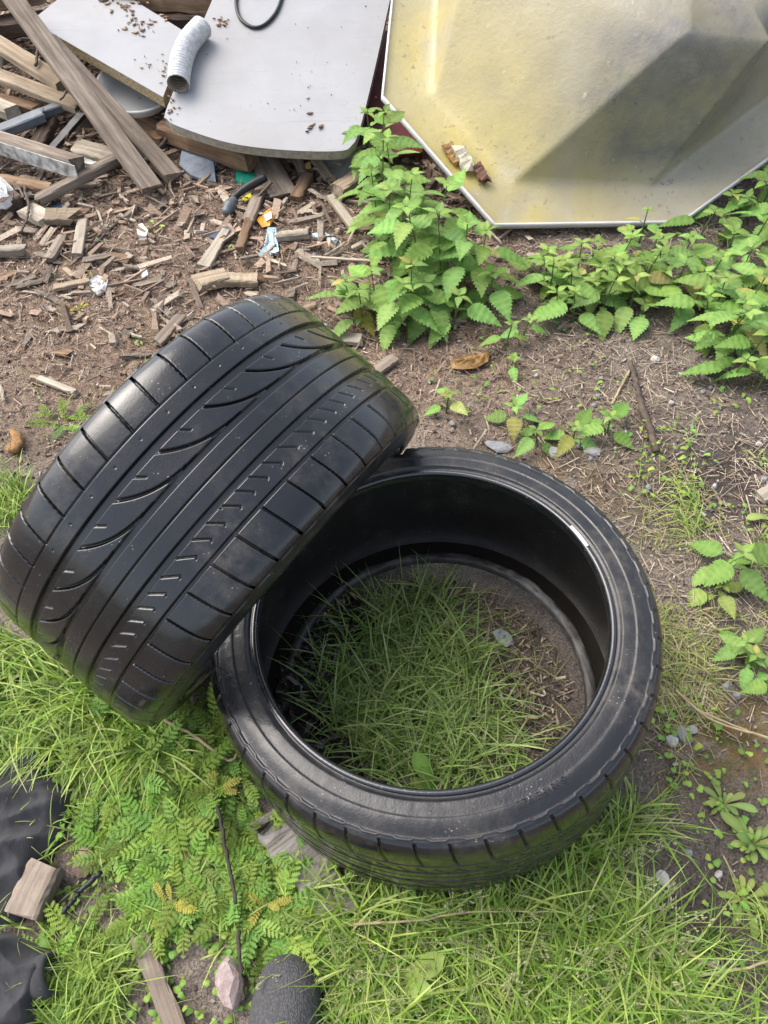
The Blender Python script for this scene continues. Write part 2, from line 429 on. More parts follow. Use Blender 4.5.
M_white = simple('white_plastic', (.72, .73, .74), .5, .15, 20)
def ring_patch(r0, h0, r1, h1, a0, a1, n=10, th=.0006):
    V = []; 
    for i in range(n+1):
        a = a0+(a1-a0)*i/n
        for r, h in ((r0, h0), (r1, h1), (r1-th, h1-th), (r0-th, h0-th)):
            V.append((r*math.cos(a), r*math.sin(a), h))
    V = np.array(V).reshape(n+1, 4, 3); return loft(V)
aS0 = ring_angle(567, 530, .2535, .137); aS1 = ring_angle(583, 549, .2535, .137)
V, F = ring_patch(.2588, .1392, .2545, .1394, aS0, aS1)
st = link('sticker', mesh_np('sticker', V, F, M_white, smooth=False)); st.parent = rootB; tag(st, 'small white paper sticker on the black bead')

# rain water lying in the lower sidewall of tyre B
def water_ring():
    Mn = np.array(MB_); n = 200; tt = np.linspace(0, 2*np.pi, n, endpoint=False); rings = []
    for r in (.2680, .275, .286, .2965):
        h = -.1229*(WB/2)/.1415
        rings.append(np.stack([r*kB*np.cos(tt), r*kB*np.sin(tt), np.full(n, h)], -1)@Mn[:3, :3].T+Mn[:3, 3])
    V = np.array(rings).reshape(-1, 3); i = np.arange(3)[:, None]; j = np.arange(n)[None]
    F = np.stack([i*n+j, (i+1)*n+j, (i+1)*n+(j+1) % n, i*n+(j+1) % n], -1).reshape(-1, 4)
    return V, F
mt, t, b = new_mat('dark_water'); b.inputs['Base Color'].default_value = (.012, .010, .008, 1); b.inputs['Roughness'].default_value = .04
bump(t, b, noise(t, 25, 2, objco(t)), .05, .002)
V, F = water_ring()
tag(link('water', mesh_np('water', V, F, mt)), kind='structure')

# ================================================================== FIBREGLASS DOME PANEL (upper right)
mt, t, b = new_mat('stained_fibreglass'); co = objco(t)
sx = N(t, 'ShaderNodeSeparateXYZ'); t.links.new(co, sx.inputs[0])
n1 = noise(t, 2.6, 6, co, .6); n2 = noise(t, 14, 6, co, .7); n3 = noise(t, 90, 4, co)
c = ramp(t, n1, [(.3, (.245, .222, .155)), (.7, (.335, .308, .235))])
algae = attr(t, 'Col'); sa = N(t, 'ShaderNodeSeparateColor'); t.links.new(algae, sa.inputs[0])
fy = math_(t, 'MULTIPLY', sa.outputs[0], ramp(t, n1, [(.32, .35), (.6, 1.)]))
c = mix(t, fy, c, (.37, .305, .095))
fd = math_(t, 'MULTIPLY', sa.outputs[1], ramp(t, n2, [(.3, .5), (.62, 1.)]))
c = mix(t, fd, c, (.105, .104, .10))  # dark grey for mould, also paints the shade of the front facets
vo = N(t, 'ShaderNodeTexVoronoi', feature='DISTANCE_TO_EDGE'); vo.inputs['Scale'].default_value = 34
wv = N(t, 'ShaderNodeMix', data_type='VECTOR'); wv.inputs[0].default_value = .2
t.links.new(co, wv.inputs[4]); nn = N(t, 'ShaderNodeTexNoise'); nn.inputs['Scale'].default_value = 9; t.links.new(co, nn.inputs['Vector']); t.links.new(nn.outputs['Color'], wv.inputs[5])
t.links.new(wv.outputs[1], vo.inputs['Vector'])
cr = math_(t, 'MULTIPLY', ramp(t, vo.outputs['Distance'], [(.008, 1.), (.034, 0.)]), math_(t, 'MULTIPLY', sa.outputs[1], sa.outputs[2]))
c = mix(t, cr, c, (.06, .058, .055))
c = mix(t, math_(t, 'MULTIPLY', ramp(t, n2, [(.56, 0.), (.75, .5)]), .8), c, (.23, .20, .13))
wf = ramp(t, noise(t, 28, 5, co, .75), [(.64, 0.), (.76, .7)])
c = mix(t, ramp(t, noise(t, 4.5, 6, co, .7), [(.44, 0.), (.70, .6)]), c, (.225, .20, .095))
c = mix(t, wf, c, (.46, .44, .38))
grime = math_(t, 'MULTIPLY', ramp(t, noise(t, 55, 3, co), [(.61, 0.), (.70, 1.)]), ramp(t, n1, [(.42, .15), (.62, 1.)]))
c = mix(t, math_(t, 'MULTIPLY', grime, .7), c, (.12, .09, .06))
t.links.new(c, b.inputs['Base Color']); b.inputs['Roughness'].default_value = .42; b.inputs['Specular IOR Level'].default_value = .45
bump(t, b, math_(t, 'ADD', n2, math_(t, 'MULTIPLY', n3, .35)), .28, .008)
M_dome = mt
M_rim = simple('white_gelcoat_edge', (.56, .56, .54), .4, .12, 14)
p_lo = G(590, 228, .03); TILT = math.radians(25)
nD = np.array([.02, -math.sin(TILT), math.cos(TILT)]); nD /= np.linalg.norm(nD)
DP = lambda px, py, off=0: PL(px, py, p_lo+nD*off, nD)
outer = [DP(383, 97), DP(495, 225), DP(681, 222), DP(800, 135), DP(860, 20)]
# close the octagon behind the frame from its own size
c0 = DP(383, 97); up_d = np.cross(nD, [1, 0, 0]); up_d /= np.linalg.norm(up_d); xr_ = np.cross(up_d, nD)
e_left = DP(393, 0)-c0; e_left /= np.linalg.norm(e_left)
P2 = c0+e_left*1.0
P3 = P2+(xr_*.55+up_d*.42); P4 = P3+xr_*.75; P5 = outer[4]+up_d*.35
outer = outer[:5]+[P5, P4, P3, P2]
plate = .34
A1, A2 = DP(694, 24, plate), DP(775, 32, plate)
inner = [DP(434, 92), DP(516, 181), DP(651, 186), DP(775, 92), DP(830, -10)]
inner += [P5-xr_*.12-up_d*.03, P4-up_d*.1-xr_*.05, P3-up_d*.1+xr_*.03, DP(436, -6)*0+P2+xr_*.11-up_d*.03]
n1_ = np.cross(inner[1]-inner[0], A1-inner[0]); T0 = PL(474, -80, inner[0], n1_)
n2_ = np.cross(inner[2]-inner[1], A1-inner[1]); A2 = PL(775, 32, inner[1], n2_)
top = [T0, A1, A2, A2+up_d*.16+xr_*.10, A2+up_d*.3+xr_*.12, A2+up_d*.45+xr_*.05, A2+up_d*.55-xr_*.05, A2+up_d*.58-xr_*.3, T0+up_d*.22+xr_*.02]
def dome():
    bagV = []; sub = 44
    def ring_pts(R_):
        out = []
        for i in range(len(R_)):
            for s_ in range(sub): out.append(R_[i]*(1-s_/sub)+R_[(i+1) % len(R_)]*s_/sub)
        return np.array(out)
    def soft(R_, n=2):
        for _ in range(n): R_ = .25*np.roll(R_, 1, 0)+.5*R_+.25*np.roll(R_, -1, 0)
        return R_
    O, I, T = soft(ring_pts(outer), 0), soft(ring_pts(inner), 1), soft(ring_pts(top), 1)
    rings = [O+nD*.004]
    for f in np.linspace(.06, .9, 9): rings.append(O*(1-f)+I*f+nD*(-.006*math.sin(f*3.1)))
    K = 26
    for i in range(K+1):
        f = i/K; g = f
        P = I*(1-g)+T*g
        ease = .005*math.exp(-f/.05)-.02*math.exp(-(1-f)/.06)
        rings.append(P+nD*(ease if i not in (0,) else 0.004))
    cen = T.mean(0)
    for f in (.25, .5, .75, .93): rings.append(T*(1-f)+cen*f+nD*.01*f)
    R_ = np.array(rings); n, k = R_.shape[:2]
    V = R_.reshape(-1, 3).copy()
    q = (V-c0); a_, b_ = q@xr_, q@up_d
    V += nD*(.006*(fbm(a_*5, b_*5, 31, 3)-.5))[:, None]
    i = np.arange(n-1)[:, None]; j = np.arange(k)[None]
    F = np.stack([i*k+j, i*k+(j+1) % k, (i+1)*k+(j+1) % k, (i+1)*k+j], -1).reshape(-1, 4)
    cap = [list((n-1)*k+np.arange(k))]
    # stains: algae low on the left faces, grey mould and painted shade on the front faces
    col = np.zeros((n, k, 3)); seg = (np.arange(k)//sub)
    ringf = np.concatenate([[0]*10, np.linspace(0, 1, K+1), [1]*4])[:, None]
    P3_ = V.reshape(n, k, 3)
    alg = lambda C, r: np.exp(-((P3_-C)**2).sum(-1)/r**2)
    col[..., 0] = np.clip(1.0*alg(DP(470, 125, .03), .30)+.9*alg(DP(515, 165, .03), .20)+.9*alg(DP(440, 30, .02), .15)+.35*alg(DP(560, 205), .2), 0, 1)
    col[..., 1] = np.clip(1.1*alg(DP(620, 120, .12), .21)+.9*alg(DP(690, 70, .22), .17)+.9*alg(DP(735, 75, .2), .18), 0, 1)*(.35+.65*sstep(.05, .25, ringf+0*seg[None]))  # mould blobs, also painting shade on the dark side of the ridge
    nn_ = fbm(a_*6, b_*6, 91, 4).reshape(n, k)
    col *= sstep(.25, .6, nn_+.15)[..., None]
    col[..., 2] = np.clip(1.3*alg(DP(612, 112, .15), .085)+.7*alg(DP(690, 75, .22), .08), 0, 1)*.75
    return V, [F]+cap, col.reshape(-1, 3), O
root = empty('dome_panel', p_lo, 'large faceted yellowed fibreglass dome panel with white rim leaning behind the nettles', 'dome panel')
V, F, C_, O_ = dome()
def under(o, parent): 
    o.parent = parent; o.matrix_parent_inverse = parent.matrix_world.inverted(); return o
bpy.context.view_layer.update()
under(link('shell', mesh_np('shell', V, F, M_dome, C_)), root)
# rolled white edge
def rim_strip(O, wdt=.012, h=.012):
    T = np.roll(O, -1, 0)-np.roll(O, 1, 0); T /= np.linalg.norm(T, axis=1)[:, None]
    out = np.cross(T, nD)
    sgn = np.sign(((O-O.mean(0))*out).sum(1).mean()); out *= sgn
    sec = [(-.002, .0055), (.002, .0065), (.005, .003), (.006, -.004), (.005, -h), (.002, -h-.002), (.000, -h), (-.001, .001)]
    R_ = np.array([[O[i]+out[i]*a+nD*b_ for a, b_ in sec] for i in range(len(O))]); n, k = R_.shape[:2]
    i = np.arange(n)[:, None]; j = np.arange(k)[None]; i2 = (i+1) % n
    F = np.stack([i*k+j, i*k+(j+1) % k, i2*k+(j+1) % k, i2*k+j], -1).reshape(-1, 4)
    return R_.reshape(-1, 3), F
V, F = rim_strip(O_); under(link('rim', mesh_np('rim', V, F, M_rim)), root)
# something for the panel to lean on: a dark timber block pile behind it, plus the red board
M_red = simple('faded_red_paint', (.17, .022, .026), .5, .35, 18)

# ================================================================== WOOD
def wood(name, c1, c2, rough=.8, grain=1.0):
    mt, t, b = new_mat(name); co = objco(t)
    oi = N(t, 'ShaderNodeObjectInfo')
    mp = N(t, 'ShaderNodeMapping'); mp.inputs['Scale'].default_value = (2.5, 38, 38); t.links.new(co, mp.inputs[0])
    ad = N(t, 'ShaderNodeVectorMath', operation='ADD'); t.links.new(mp.outputs[0], ad.inputs[0])
    sc_ = math_(t, 'MULTIPLY', oi.outputs['Random'], 40.0); t.links.new(sc_, ad.inputs[1])
    g = noise(t, 1.6, 7, ad.outputs[0], .68, .4); g2 = noise(t, 8, 4, co)
    c = ramp(t, g, [(.28, tuple(v*.45 for v in c1)), (.46, c1), (.68, c2)])
    c = mix(t, math_(t, 'MULTIPLY', ramp(t, g2, [(.45, 0.), (.7, 1.)]), .5), c, tuple(v*.55 for v in c1))
    h = N(t, 'ShaderNodeHueSaturation'); h.inputs['Value'].default_value = 1
    t.links.new(math_(t, 'ADD', math_(t, 'MULTIPLY', oi.outputs['Random'], .5), .75), h.inputs['Value']); t.links.new(c, h.inputs['Color'])
    t.links.new(h.outputs[0], b.inputs['Base Color']); b.inputs['Roughness'].default_value = rough; b.inputs['Specular IOR Level'].default_value = .2
    bump(t, b, g, .55*grain, .004); return mt
M_wgrey = wood('weathered_grey_wood', (.17, .135, .105), (.31, .26, .21))
M_wtan = wood('bleached_tan_wood', (.25, .195, .135), (.37, .30, .215))
M_wbrown = wood('brown_wood', (.15, .095, .058), (.26, .175, .11))
M_wpale = wood('pale_split_wood', (.29, .25, .195), (.42, .37, .295))
M_wdark = wood('dark_wet_wood', (.060, .042, .032), (.12, .088, .065))
M_metal = simple('dull_grey_metal', (.16, .175, .19), .5, .3, 12, metal=.2)
M_black = simple('black_plastic', (.014, .014, .015), .45, .2, 30)
def beam_mesh(L, w, h, seed=0, rough=.06, taper=1.0, n=9, bow=0.0, ragged=.5):
    r = np.random.default_rng(seed); rings = []
    bv = min(w, h)*.13
    sec = np.array([(-w/2+bv, -h/2), (w/2-bv, -h/2), (w/2, -h/2+bv), (w/2, h/2-bv), (w/2-bv, h/2), (-w/2+bv, h/2), (-w/2, h/2-bv), (-w/2, -h/2+bv)])
    e0 = r.uniform(-1, 1, 8)*ragged*min(w, h); e1 = r.uniform(-1, 1, 8)*ragged*min(w, h)
    for i in range(n):
        f = i/(n-1); s_ = 1+(taper-1)*f
        jit = r.uniform(-1, 1, (8, 2))*min(w, h)*rough
        x = np.full(8, (f-.5)*L)
        if i == 0: x = x+e0
        if i == n-1: x = x+e1
        rings.append(np.column_stack([x, sec*s_+jit+[0, bow*math.sin(f*math.pi)]]))
    return loft(np.array(rings))
def timber(name, a, b_, w, h, mat, label=None, cat='timber', group=None, seed=None, up=(0, 0, 1), taper=1.0, rough=.06, bow=0, ragged=.5):
    """a, b_: world end points of the centre line's underside"""
    a, b_ = np.asarray(a, float), np.asarray(b_, float); L = np.linalg.norm(b_-a)
    V, F = beam_mesh(L, w, h, seed if seed is not None else random.randrange(9999), rough, taper, bow=bow, ragged=ragged)
    M = frame((a+b_)/2+np.array([0, 0, h/2]), b_-a, up)
    o = link(name, mesh_np(name, V, F, mat, smooth=False), None, M)
    return tag(o, label, cat, group)
def TP(name, p, q, z0, z1, w, h, mat, label, cat='timber', **k):
    return timber(name, G(p[0], p[1], z0), G(q[0], q[1], z1), w, h, mat, label, cat, **k)
TP('red_board', (398, 160), (378, 40), .02, .12, .16, .03, M_red, 'dark red painted board wedged between the white table top and the dome panel', 'board', rough=.01)
TP('support_block', (560, 60), (640, 20), .0, .0, .12, .14, M_wdark, 'dark timber propping the dome panel from below', 'timber')
TP('batten', (8, -6), (155, 195), .28, .03, .062, .026, M_wgrey, 'long grey batten running from the top left corner across the timber pile', 'batten', rough=.03)
TP('batten', (52, 46), (174, 180), .20, .02, .056, .024, M_wgrey, 'shorter batten lying parallel beside the long grey batten', 'batten', rough=.03)
TP('batten', (40, 204), (128, 158), .03, .06, .036, .026, M_wgrey, 'short thick batten crossing under the lower end of the long grey batten', 'batten')
TP('plank', (-30, 30), (64, 88), .12, .08, .065, .025, M_wtan, 'pale tan plank at the left edge, uppermost of the two sloping under the battens', 'plank')
TP('plank', (-30, 68), (80, 110), .10, .06, .060, .022, M_wtan, 'pale tan plank at the left edge, lower of the two sloping under the battens', 'plank')
TP('offcut', (-20, 98), (40, 112), .05, .04, .05, .02, M_wbrown, 'thin brown offcut below the two pale tan planks', 'offcut')
TP('offcut', (-30, 100), (14, 118), .06, .05, .055, .035, M_wpale, 'square ended pale offcut at the left edge beside the grey metal bar', 'offcut')
TP('metal_bar', (-10, 142), (44, 120), .04, .06, .05, .03, M_metal, 'grey metal bar at the left edge, nearer of its two lengths', 'metal bar', rough=.02)
TP('metal_bar', (40, 119), (82, 103), .06, .05, .035, .025, M_metal, 'narrower grey metal bar reaching under the long batten', 'metal bar', rough=.02)
TP('angle_strip', (52, 152), (83, 116), .03, .07, .032, .012, M_black, 'black strip with flaking white edge between the metal bar and the painted board', 'strip')
TP('angle_strip', (40, 150), (52, 126), .02, .03, .05, .03, M_wdark, 'dark stub of wood standing left of the black strip', 'offcut')
o = TP('painted_board', (-25, 143), (84, 178), .055, .05, .05, .060, M_wgrey, 'thick board with flaking white paint on its side at the left edge', 'board', rough=.02)
M_flake = simple('flaking_white_paint', (.55, .55, .52), .6, .5, 40)
fm = o.data; Lb = max(v.co.x for v in fm.vertices)-min(v.co.x for v in fm.vertices)
V, F = beam_mesh(Lb*.97, .003, .045, 5, .05); V = V+np.array([0, -.0275, .002])
p_ = link('painted_face', mesh_np('painted_face', V, F, M_flake, smooth=False)); p_.parent = o; tag(p_, 'flaking white painted side')
TP('plank', (2, 186), (56, 196), .02, .02, .045, .03, M_wbrown, 'brown plank lying below the painted board', 'plank')
TP('offcut', (78, 152), (116, 162), .02, .03, .075, .025, M_wpale, 'broad broken pale offcut inside the triangle of battens', 'offcut', ragged=1)
TP('offcut', (73, 163), (110, 168), .02, .02, .035, .018, M_flake, 'white painted offcut just above the short crossing batten', 'offcut')
TP('log', (166, 139), (252, 169), .015, .03, .060, .058, M_wbrown, 'squared brown beam under the front edge of the white table top', 'beam', ragged=.2)
TP('plank', (112, 112), (168, 142), .03, .02, .07, .025, M_wbrown, 'brown plank running under the clear bowl', 'plank')
TP('log', (120, 6), (222, 12), .14, .14, .10, .07, M_wbrown, 'split brown log along the top edge behind the white panel', 'log', ragged=.2)
TP('log', (170, 28), (225, 30), .10, .10, .08, .05, M_wdark, 'dark log in the gap between white panel and table top', 'log')
TP('log', (-40, 12), (40, 0), .12, .15, .12, .06, M_wbrown, 'brown log in the top left corner behind the long batten', 'log')
TP('log', (-40, 40), (50, 30), .05, .08, .10, .05, M_wdark, 'dark log under the long batten near the top left corner', 'log')
TP('plank', (258, 152), (284, 198), .03, .012, .085, .016, M_wgrey, 'short wide grey plank sticking out from under the table top', 'plank', ragged=.6)
TP('offcut', (338, 198), (366, 180), .015, .02, .05, .04, M_wtan, 'square offcut beside the tall nettles', 'offcut', ragged=.2)
TP('stake', (331, 200), (354, 231), .012, .012, .024, .018, M_wpale, 'pale stake touching the square offcut beside the nettles', 'stake', ragged=.2)
TP('offcut', (204, 270), (226, 233), .01, .012, .040, .014, M_wpale, 'pale pointed offcut lying below the black handled tool', 'offcut', taper=.6)
TP('offcut', (278, 240), (308, 237), .01, .01, .026, .02, M_wpale, 'short rounded whitish stick right of the blue scrap', 'stick')
TP('offcut', (240, 252), (250, 222), .01, .01, .025, .015, M_wbrown, 'thin brown offcut left of the blue scrap', 'offcut')
TP('offcut', (248, 225), (262, 190), .01, .012, .035, .016, M_wgrey, 'grey slat lying behind the black handled tool', 'slat')
TP('offcut', (296, 202), (308, 180), .01, .01, .038, .02, M_wbrown, 'brown offcut with torn end below the table top middle', 'offcut')
TP('offcut', (303, 176), (294, 152), .01, .02, .03, .015, M_wgrey, 'narrow grey slat leaning under the table top', 'slat')
TP('offcut', (315, 162), (330, 182), .02, .01, .03, .015, M_wtan, 'tan slat under the table top near its right corner', 'slat')
TP('offcut', (198, 288), (222, 282), .01, .01, .055, .026, M_wtan, 'chunky tan block behind the standing tyre, left of a pair', 'offcut', ragged=.8)
TP('offcut', (226, 283), (256, 284), .01, .01, .040, .022, M_wtan, 'longer tan block behind the standing tyre, right of a pair', 'offcut', ragged=.8)
TP('offcut', (78, 258), (84, 222), .01, .01, .03, .014, M_wpale, 'upright looking pale slat in the litter left of the white shard', 'slat')
TP('offcut', (30, 214), (52, 224), .02, .02, .06, .02, M_wpale, 'cream chip of wood below the painted board, left of two', 'wood chip', ragged=.9)
TP('offcut', (50, 220), (76, 220), .02, .02, .06, .022, M_wtan, 'wide tan chip of wood below the painted board, right of two', 'wood chip', ragged=.9)
TP('offcut', (2, 212), (22, 205), .01, .02, .05, .04, M_wdark, 'dark stub of timber below the crumpled sheet at the left edge', 'offcut')
TP('offcut', (-6, 256), (26, 254), .01, .01, .03, .025, M_wpale, 'mossy pale slat at the left edge below the timber pile', 'slat')
TP('offcut', (50, 262), (64, 240), .01, .01, .03, .015, M_wgrey, 'grey slat in the litter below the two cream chips', 'slat')
TP('offcut', (56, 290), (90, 283), .006, .006, .02, .012, M_wtan, 'thin tan slat lying left of the white shard', 'slat')
TP('offcut', (312, 258), (372, 262), .008, .008, .008, .006, M_wpale, 'long thin white stick by the foot of the tall nettles', 'stick')
TP('offcut', (328, 338), (362, 342), .008, .008, .035, .012, M_wpale, 'pale slat beside the top of the standing tyre', 'slat')
TP('offcut', (370, 378), (394, 360), .008, .008, .03, .012, M_wgrey, 'grey slat right of the standing tyre, below the nettles', 'slat')
TP('offcut', (158, 345), (182, 318), .006, .008, .03, .012, M_wgrey, 'grey slat lying close behind the standing tyre', 'slat')
TP('offcut', (40, 380), (76, 394), .006, .006, .016, .010, M_wpale, 'whitish forked stick in the soil left of the standing tyre', 'stick')
TP('plank', (142, 940), (182, 1040), .006, .006, .026, .016, M_wgrey, 'narrow grey slat in the bottom left between silverweed and shoe', 'slat', rough=.1)
TP('offcut', (150, 878), (172, 906), .006, .006, .034, .012, M_wgrey, 'short flat grey offcut among the silverweed', 'offcut')
TP('offcut', (176, 856), (212, 858), .006, .006, .022, .012, M_wbrown, 'brown offcut lying level among the silverweed', 'offcut')
TP('block', (28, 918), (52, 868), .008, .012, .052, .034, M_wgrey, 'brown wooden block poking out from under the black garment', 'block', rough=.03, ragged=.1)
TP('offcut', (758, 500), (775, 490), .005, .005, .03, .012, M_wpale, 'pale chip at the right edge above the single leaf', 'wood chip')

# medium scraps: many alike
kinds = []
for i in range(9):
    L, w, h = random.uniform(.03, .11), random.uniform(.008, .03), random.uniform(.004, .010)
    V, F = beam_mesh(L, w, h, 300+i, .26, random.uniform(.35, 1), 7, ragged=1.6)
    kinds.append(mesh_np('wood_scrap', V, F, [M_wgrey, M_wgrey, M_wbrown, M_wgrey, M_wpale, M_wbrown, M_wgrey, M_wtan, M_wbrown][i], smooth=False))
def scrap(px, py, z=.006):
    p = G(px, py, z); me = random.choice(kinds)
    a = random.uniform(0, 6.28); M = frame(p, (math.cos(a), math.sin(a), random.uniform(-.25, .25)), (random.uniform(-.3, .3), random.uniform(-.3, .3), 1))
    tag(link('wood_scrap', me, None, M), 'small weathered wood scrap lying loose in the brown litter', 'wood scrap', 'wood scraps scattered in the litter')
for i in range(64):
    scrap(random.uniform(-5, 365), 130+170*random.random()**1.3, random.uniform(.004, .02))
for i in range(26): scrap(random.uniform(-5, 120), random.uniform(60, 200), random.uniform(.01, .05))
for i in range(22): scrap(random.uniform(0, 200), random.uniform(290, 400))

# sticks and twigs
M_twig = simple('twig_bark', (.11, .082, .06), .8, .4, 60); M_twigd = simple('dark_twig', (.045, .036, .03), .75, .3, 60)
M_straw = simple('dry_straw', (.42, .33, .19), .7, .3, 40)
def stick(name, pts, r0, r1, mat, label, cat='twig', group=None, z=.008, zs=None):
    P = np.array([G(x, y, (zs[i] if zs else z)) for i, (x, y) in enumerate(pts)]); P = spline(P, 22)
    P += rng.normal(0, r0*.25, P.shape); V, F = tube(P, np.linspace(r0, r1, len(P)), 7, random.randrange(999), .15)
    return tag(link(name, mesh_np(name, V, F, mat)), label, cat, group)
stick('twig', [(130, 167), (150, 158), (166, 140)], .010, .007, M_twigd, 'dark bent twig resting across the two batten ends', z=.07)
stick('twig', [(630, 362), (640, 400), (656, 450)], .006, .009, M_twig, 'straight brown twig standing out on bare soil right of the tyre', z=.012)
stick('twig', [(612, 404), (622, 385), (632, 366)], .003, .003, M_straw, 'thin pale twig beside the straight brown twig')
stick('twig', [(218, 806), (226, 850), (236, 905)], .003, .0028, M_twigd, 'thin dark twig lying over the silverweed', z=.05)
stick('twig', [(238, 930), (240, 960), (243, 1000)], .003, .003, M_twigd, 'thin dark stem crossing the pink stone', z=.05)
stick('plastic_tie', [(62, 914), (80, 892), (100, 872)], .004, .0045, M_black, 'short black plastic tie in the silverweed by the garment', 'plastic tie', z=.035)
stick('straw', [(163, 720), (198, 738), (228, 760), (238, 752)], .003, .002, M_straw, 'pale dry stalk lying between the two tyres', 'stalk', z=.03)
stick('straw', [(352, 925), (420, 920), (470, 912), (560, 912)], .002, .001, M_straw, 'long pale dry stalk over the grass below the lying tyre', 'stalk', z=.06)
stick('straw', [(672, 938), (700, 960), (735, 970), (790, 955)], .0022, .0016, M_straw, 'long dry stalk arching at the right of the front grass', 'stalk', z=.03)
stick('straw', [(675, 690), (705, 716), (740, 730), (790, 742)], .0022, .0018, M_straw, 'bleached stalk over the orange moss, upper of two', 'stalk', z=.03)
stick('straw', [(690, 706), (725, 722), (790, 748)], .002, .0016, M_straw, 'bleached stalk over the orange moss, lower of two', 'stalk', z=.02)
for i, (a, b_) in enumerate([((24, 186), (22, 232)), ((60, 60), (52, 8)), ((36, 66), (28, 4)), ((150, 118), (166, 140)), ((100, 30), (60, 100))]):
    mid = ((a[0]+b_[0])/2+6, (a[1]+b_[1])/2)
    stick('twig', [a, mid, b_], .005, .003, M_twig, 'thin wiry twig tangled in the timber pile', 'twig', 'twigs tangled in the timber pile', z=.12 if i in (1, 2, 4) else .05)
stick('twig', [(82, 255), (100, 240), (126, 214)], .006, .004, M_twigd, 'dark crooked twig in the litter right of the upright slat')

# ================================================================== BOARDS AND JUNK AT THE BACK
M_lam = None
mt, t, b = new_mat('white_laminate'); co = objco(t)
n1 = noise(t, 5, 6, co, .65); n2 = noise(t, 60, 4, co, .7)
c = ramp(t, n1, [(.3, (.262, .264, .272)), (.7, (.312, .314, .320))])
c = mix(t, math_(t, 'MULTIPLY', ramp(t, n2, [(.60, 0.), (.72, 1.)]), ramp(t, n1, [(.45, 0.), (.65, .9)])), c, (.20, .15, .10))
c = mix(t, ramp(t, noise(t, 19, 6, co, .75), [(.66, 0.), (.74, .45)]), c, (.34, .29, .23))
mpl = N(t, 'ShaderNodeMapping'); mpl.inputs['Scale'].default_value = (4, 70, 10); mpl.inputs['Rotation'].default_value = (0, 0, .5); t.links.new(co, mpl.inputs[0])
c = mix(t, ramp(t, noise(t, 1.0, 5, mpl.outputs[0], .7), [(.60, 0.), (.70, .35)]), c, (.20, .185, .165))
c = mix(t, ramp(t, noise(t, 3.2, 4, co, .6), [(.46, 0.), (.66, .30)]), c, (.23, .21, .18))
t.links.new(c, b.inputs['Base Color']); b.inputs['Roughness'].default_value = .45; b.inputs['Specular IOR Level'].default_value = .3
M_lam = mt
M_chip = simple('chipboard_edge', (.40, .31, .17), .85, .45, 120, .6, .004)
M_edgeg = simple('table_edge_band', (.40, .37, .30), .6, .3, 60)
def slab(name, top_pts, n, th, mat_top, mat_edge, label, cat, edge_name):
    top_pts = np.array(top_pts); k = len(top_pts); n = np.array(n)
    cen = top_pts.mean(0)
    root = empty(name, cen-n*th, label, cat); bpy.context.view_layer.update()
    t1 = .003
    Vt = np.vstack([top_pts, top_pts-n*t1]); F = [list(range(k))]+[[i, i+k, (i+1) % k+k, (i+1) % k] for i in range(k)]+[list(range(k, 2*k))[::-1]]
    under(link('laminate_top', mesh_np('laminate_top', Vt, F, mat_top, smooth=False)), root)
    ins = top_pts+(cen-top_pts)/np.linalg.norm(cen-top_pts, axis=1)[:, None]*.0015
    Vc = np.vstack([ins-n*(t1+.0002), ins-n*th]); under(link(edge_name, mesh_np(edge_name, Vc, F, mat_edge, smooth=False)), root)
    return root
nW = np.array([.03, -.12, 1.0]); nW /= np.linalg.norm(nW); pW = G(163, 97, .19)
slab('laminated_chipboard', [PL(x, y, pW, nW) for x, y in [(31, 21), (90, -27), (187, 33), (163, 97)][::-1]], nW, .034, M_lam, M_chip, 'white laminated chipboard panel with yellow sawn edge on the timber pile', 'panel', 'chipboard_core')
nT = np.array([.02, -.30, 1.0]); nT /= np.linalg.norm(nT); pT = G(260, 150, .13)
outl = spline([(213, -2), (190, 52), (166, 110), (167, 119), (180, 127), (230, 143), (285, 150), (338, 151), (352, 145), (360, 128), (374, 72), (391, -5)], 60)
outl = [(230, -45)]+[tuple(p) for p in outl]+[(396, -45)]
slab('table_top', [PL(x, y, pT, nT) for x, y in outl][::-1] if False else [PL(x, y, pT, nT) for x, y in outl], nT, .032, M_lam, M_edgeg, 'white table top with rounded corners and curved front edge on the timber pile', 'table top', 'edge_band')
# supports for the table top
TP('log', (215, 60), (330, 70), .0, .0, .10, .16, M_wdark, 'dark beam hidden beneath the white table top', 'beam')
# black cable loop on the table top
P = spline([PL(x, y, pT+nT*.006, nT) for x, y in [(239, -14), (236, 2), (240, 18), (252, 27), (264, 25), (275, 14), (281, 0), (284, -14)]], 40)
V, F = tube(P, .0055, 8); tag(link('cable_loop', mesh_np('cable_loop', V, F, M_black)), 'black cable loop lying on the white table top at the top edge', 'cable')
# flexible duct
M_duct = simple('white_foil_duct', (.62, .62, .62), .5, .25, 60, .5, .004)
dc = spline([PL(178, 84, pT+nT*.035, nT), PL(181, 62, pT+nT*.036, nT), PL(189, 42, pT+nT*.036, nT), PL(203, 26, pT+nT*.036, nT)], 150)
rad = .032+.0022*np.sin(np.arange(150)*2*np.pi/6)
V, F = tube(dc, rad, 24, 3, .012); F = [F[0]]
rt_ = empty('flexible_duct', dc[0], 'short white corrugated hose lying between the white panel and the table top', 'hose'); bpy.context.view_layer.update()
under(link('corrugated_wall', mesh_np('corrugated_wall', V, F, M_duct)), rt_)
V2, F2 = tube(dc, rad-.003, 24, 3, .012); under(link('inner_wall', mesh_np('inner_wall', V2, F2[0][:, ::-1], simple('dirty_lining', (.30, .24, .18), .8))), rt_)
V3, F3 = tube(np.array([dc[0]-(dc[1]-dc[0])*s_ for s_ in (0, .6)]), [.0335, .0335], 24); 
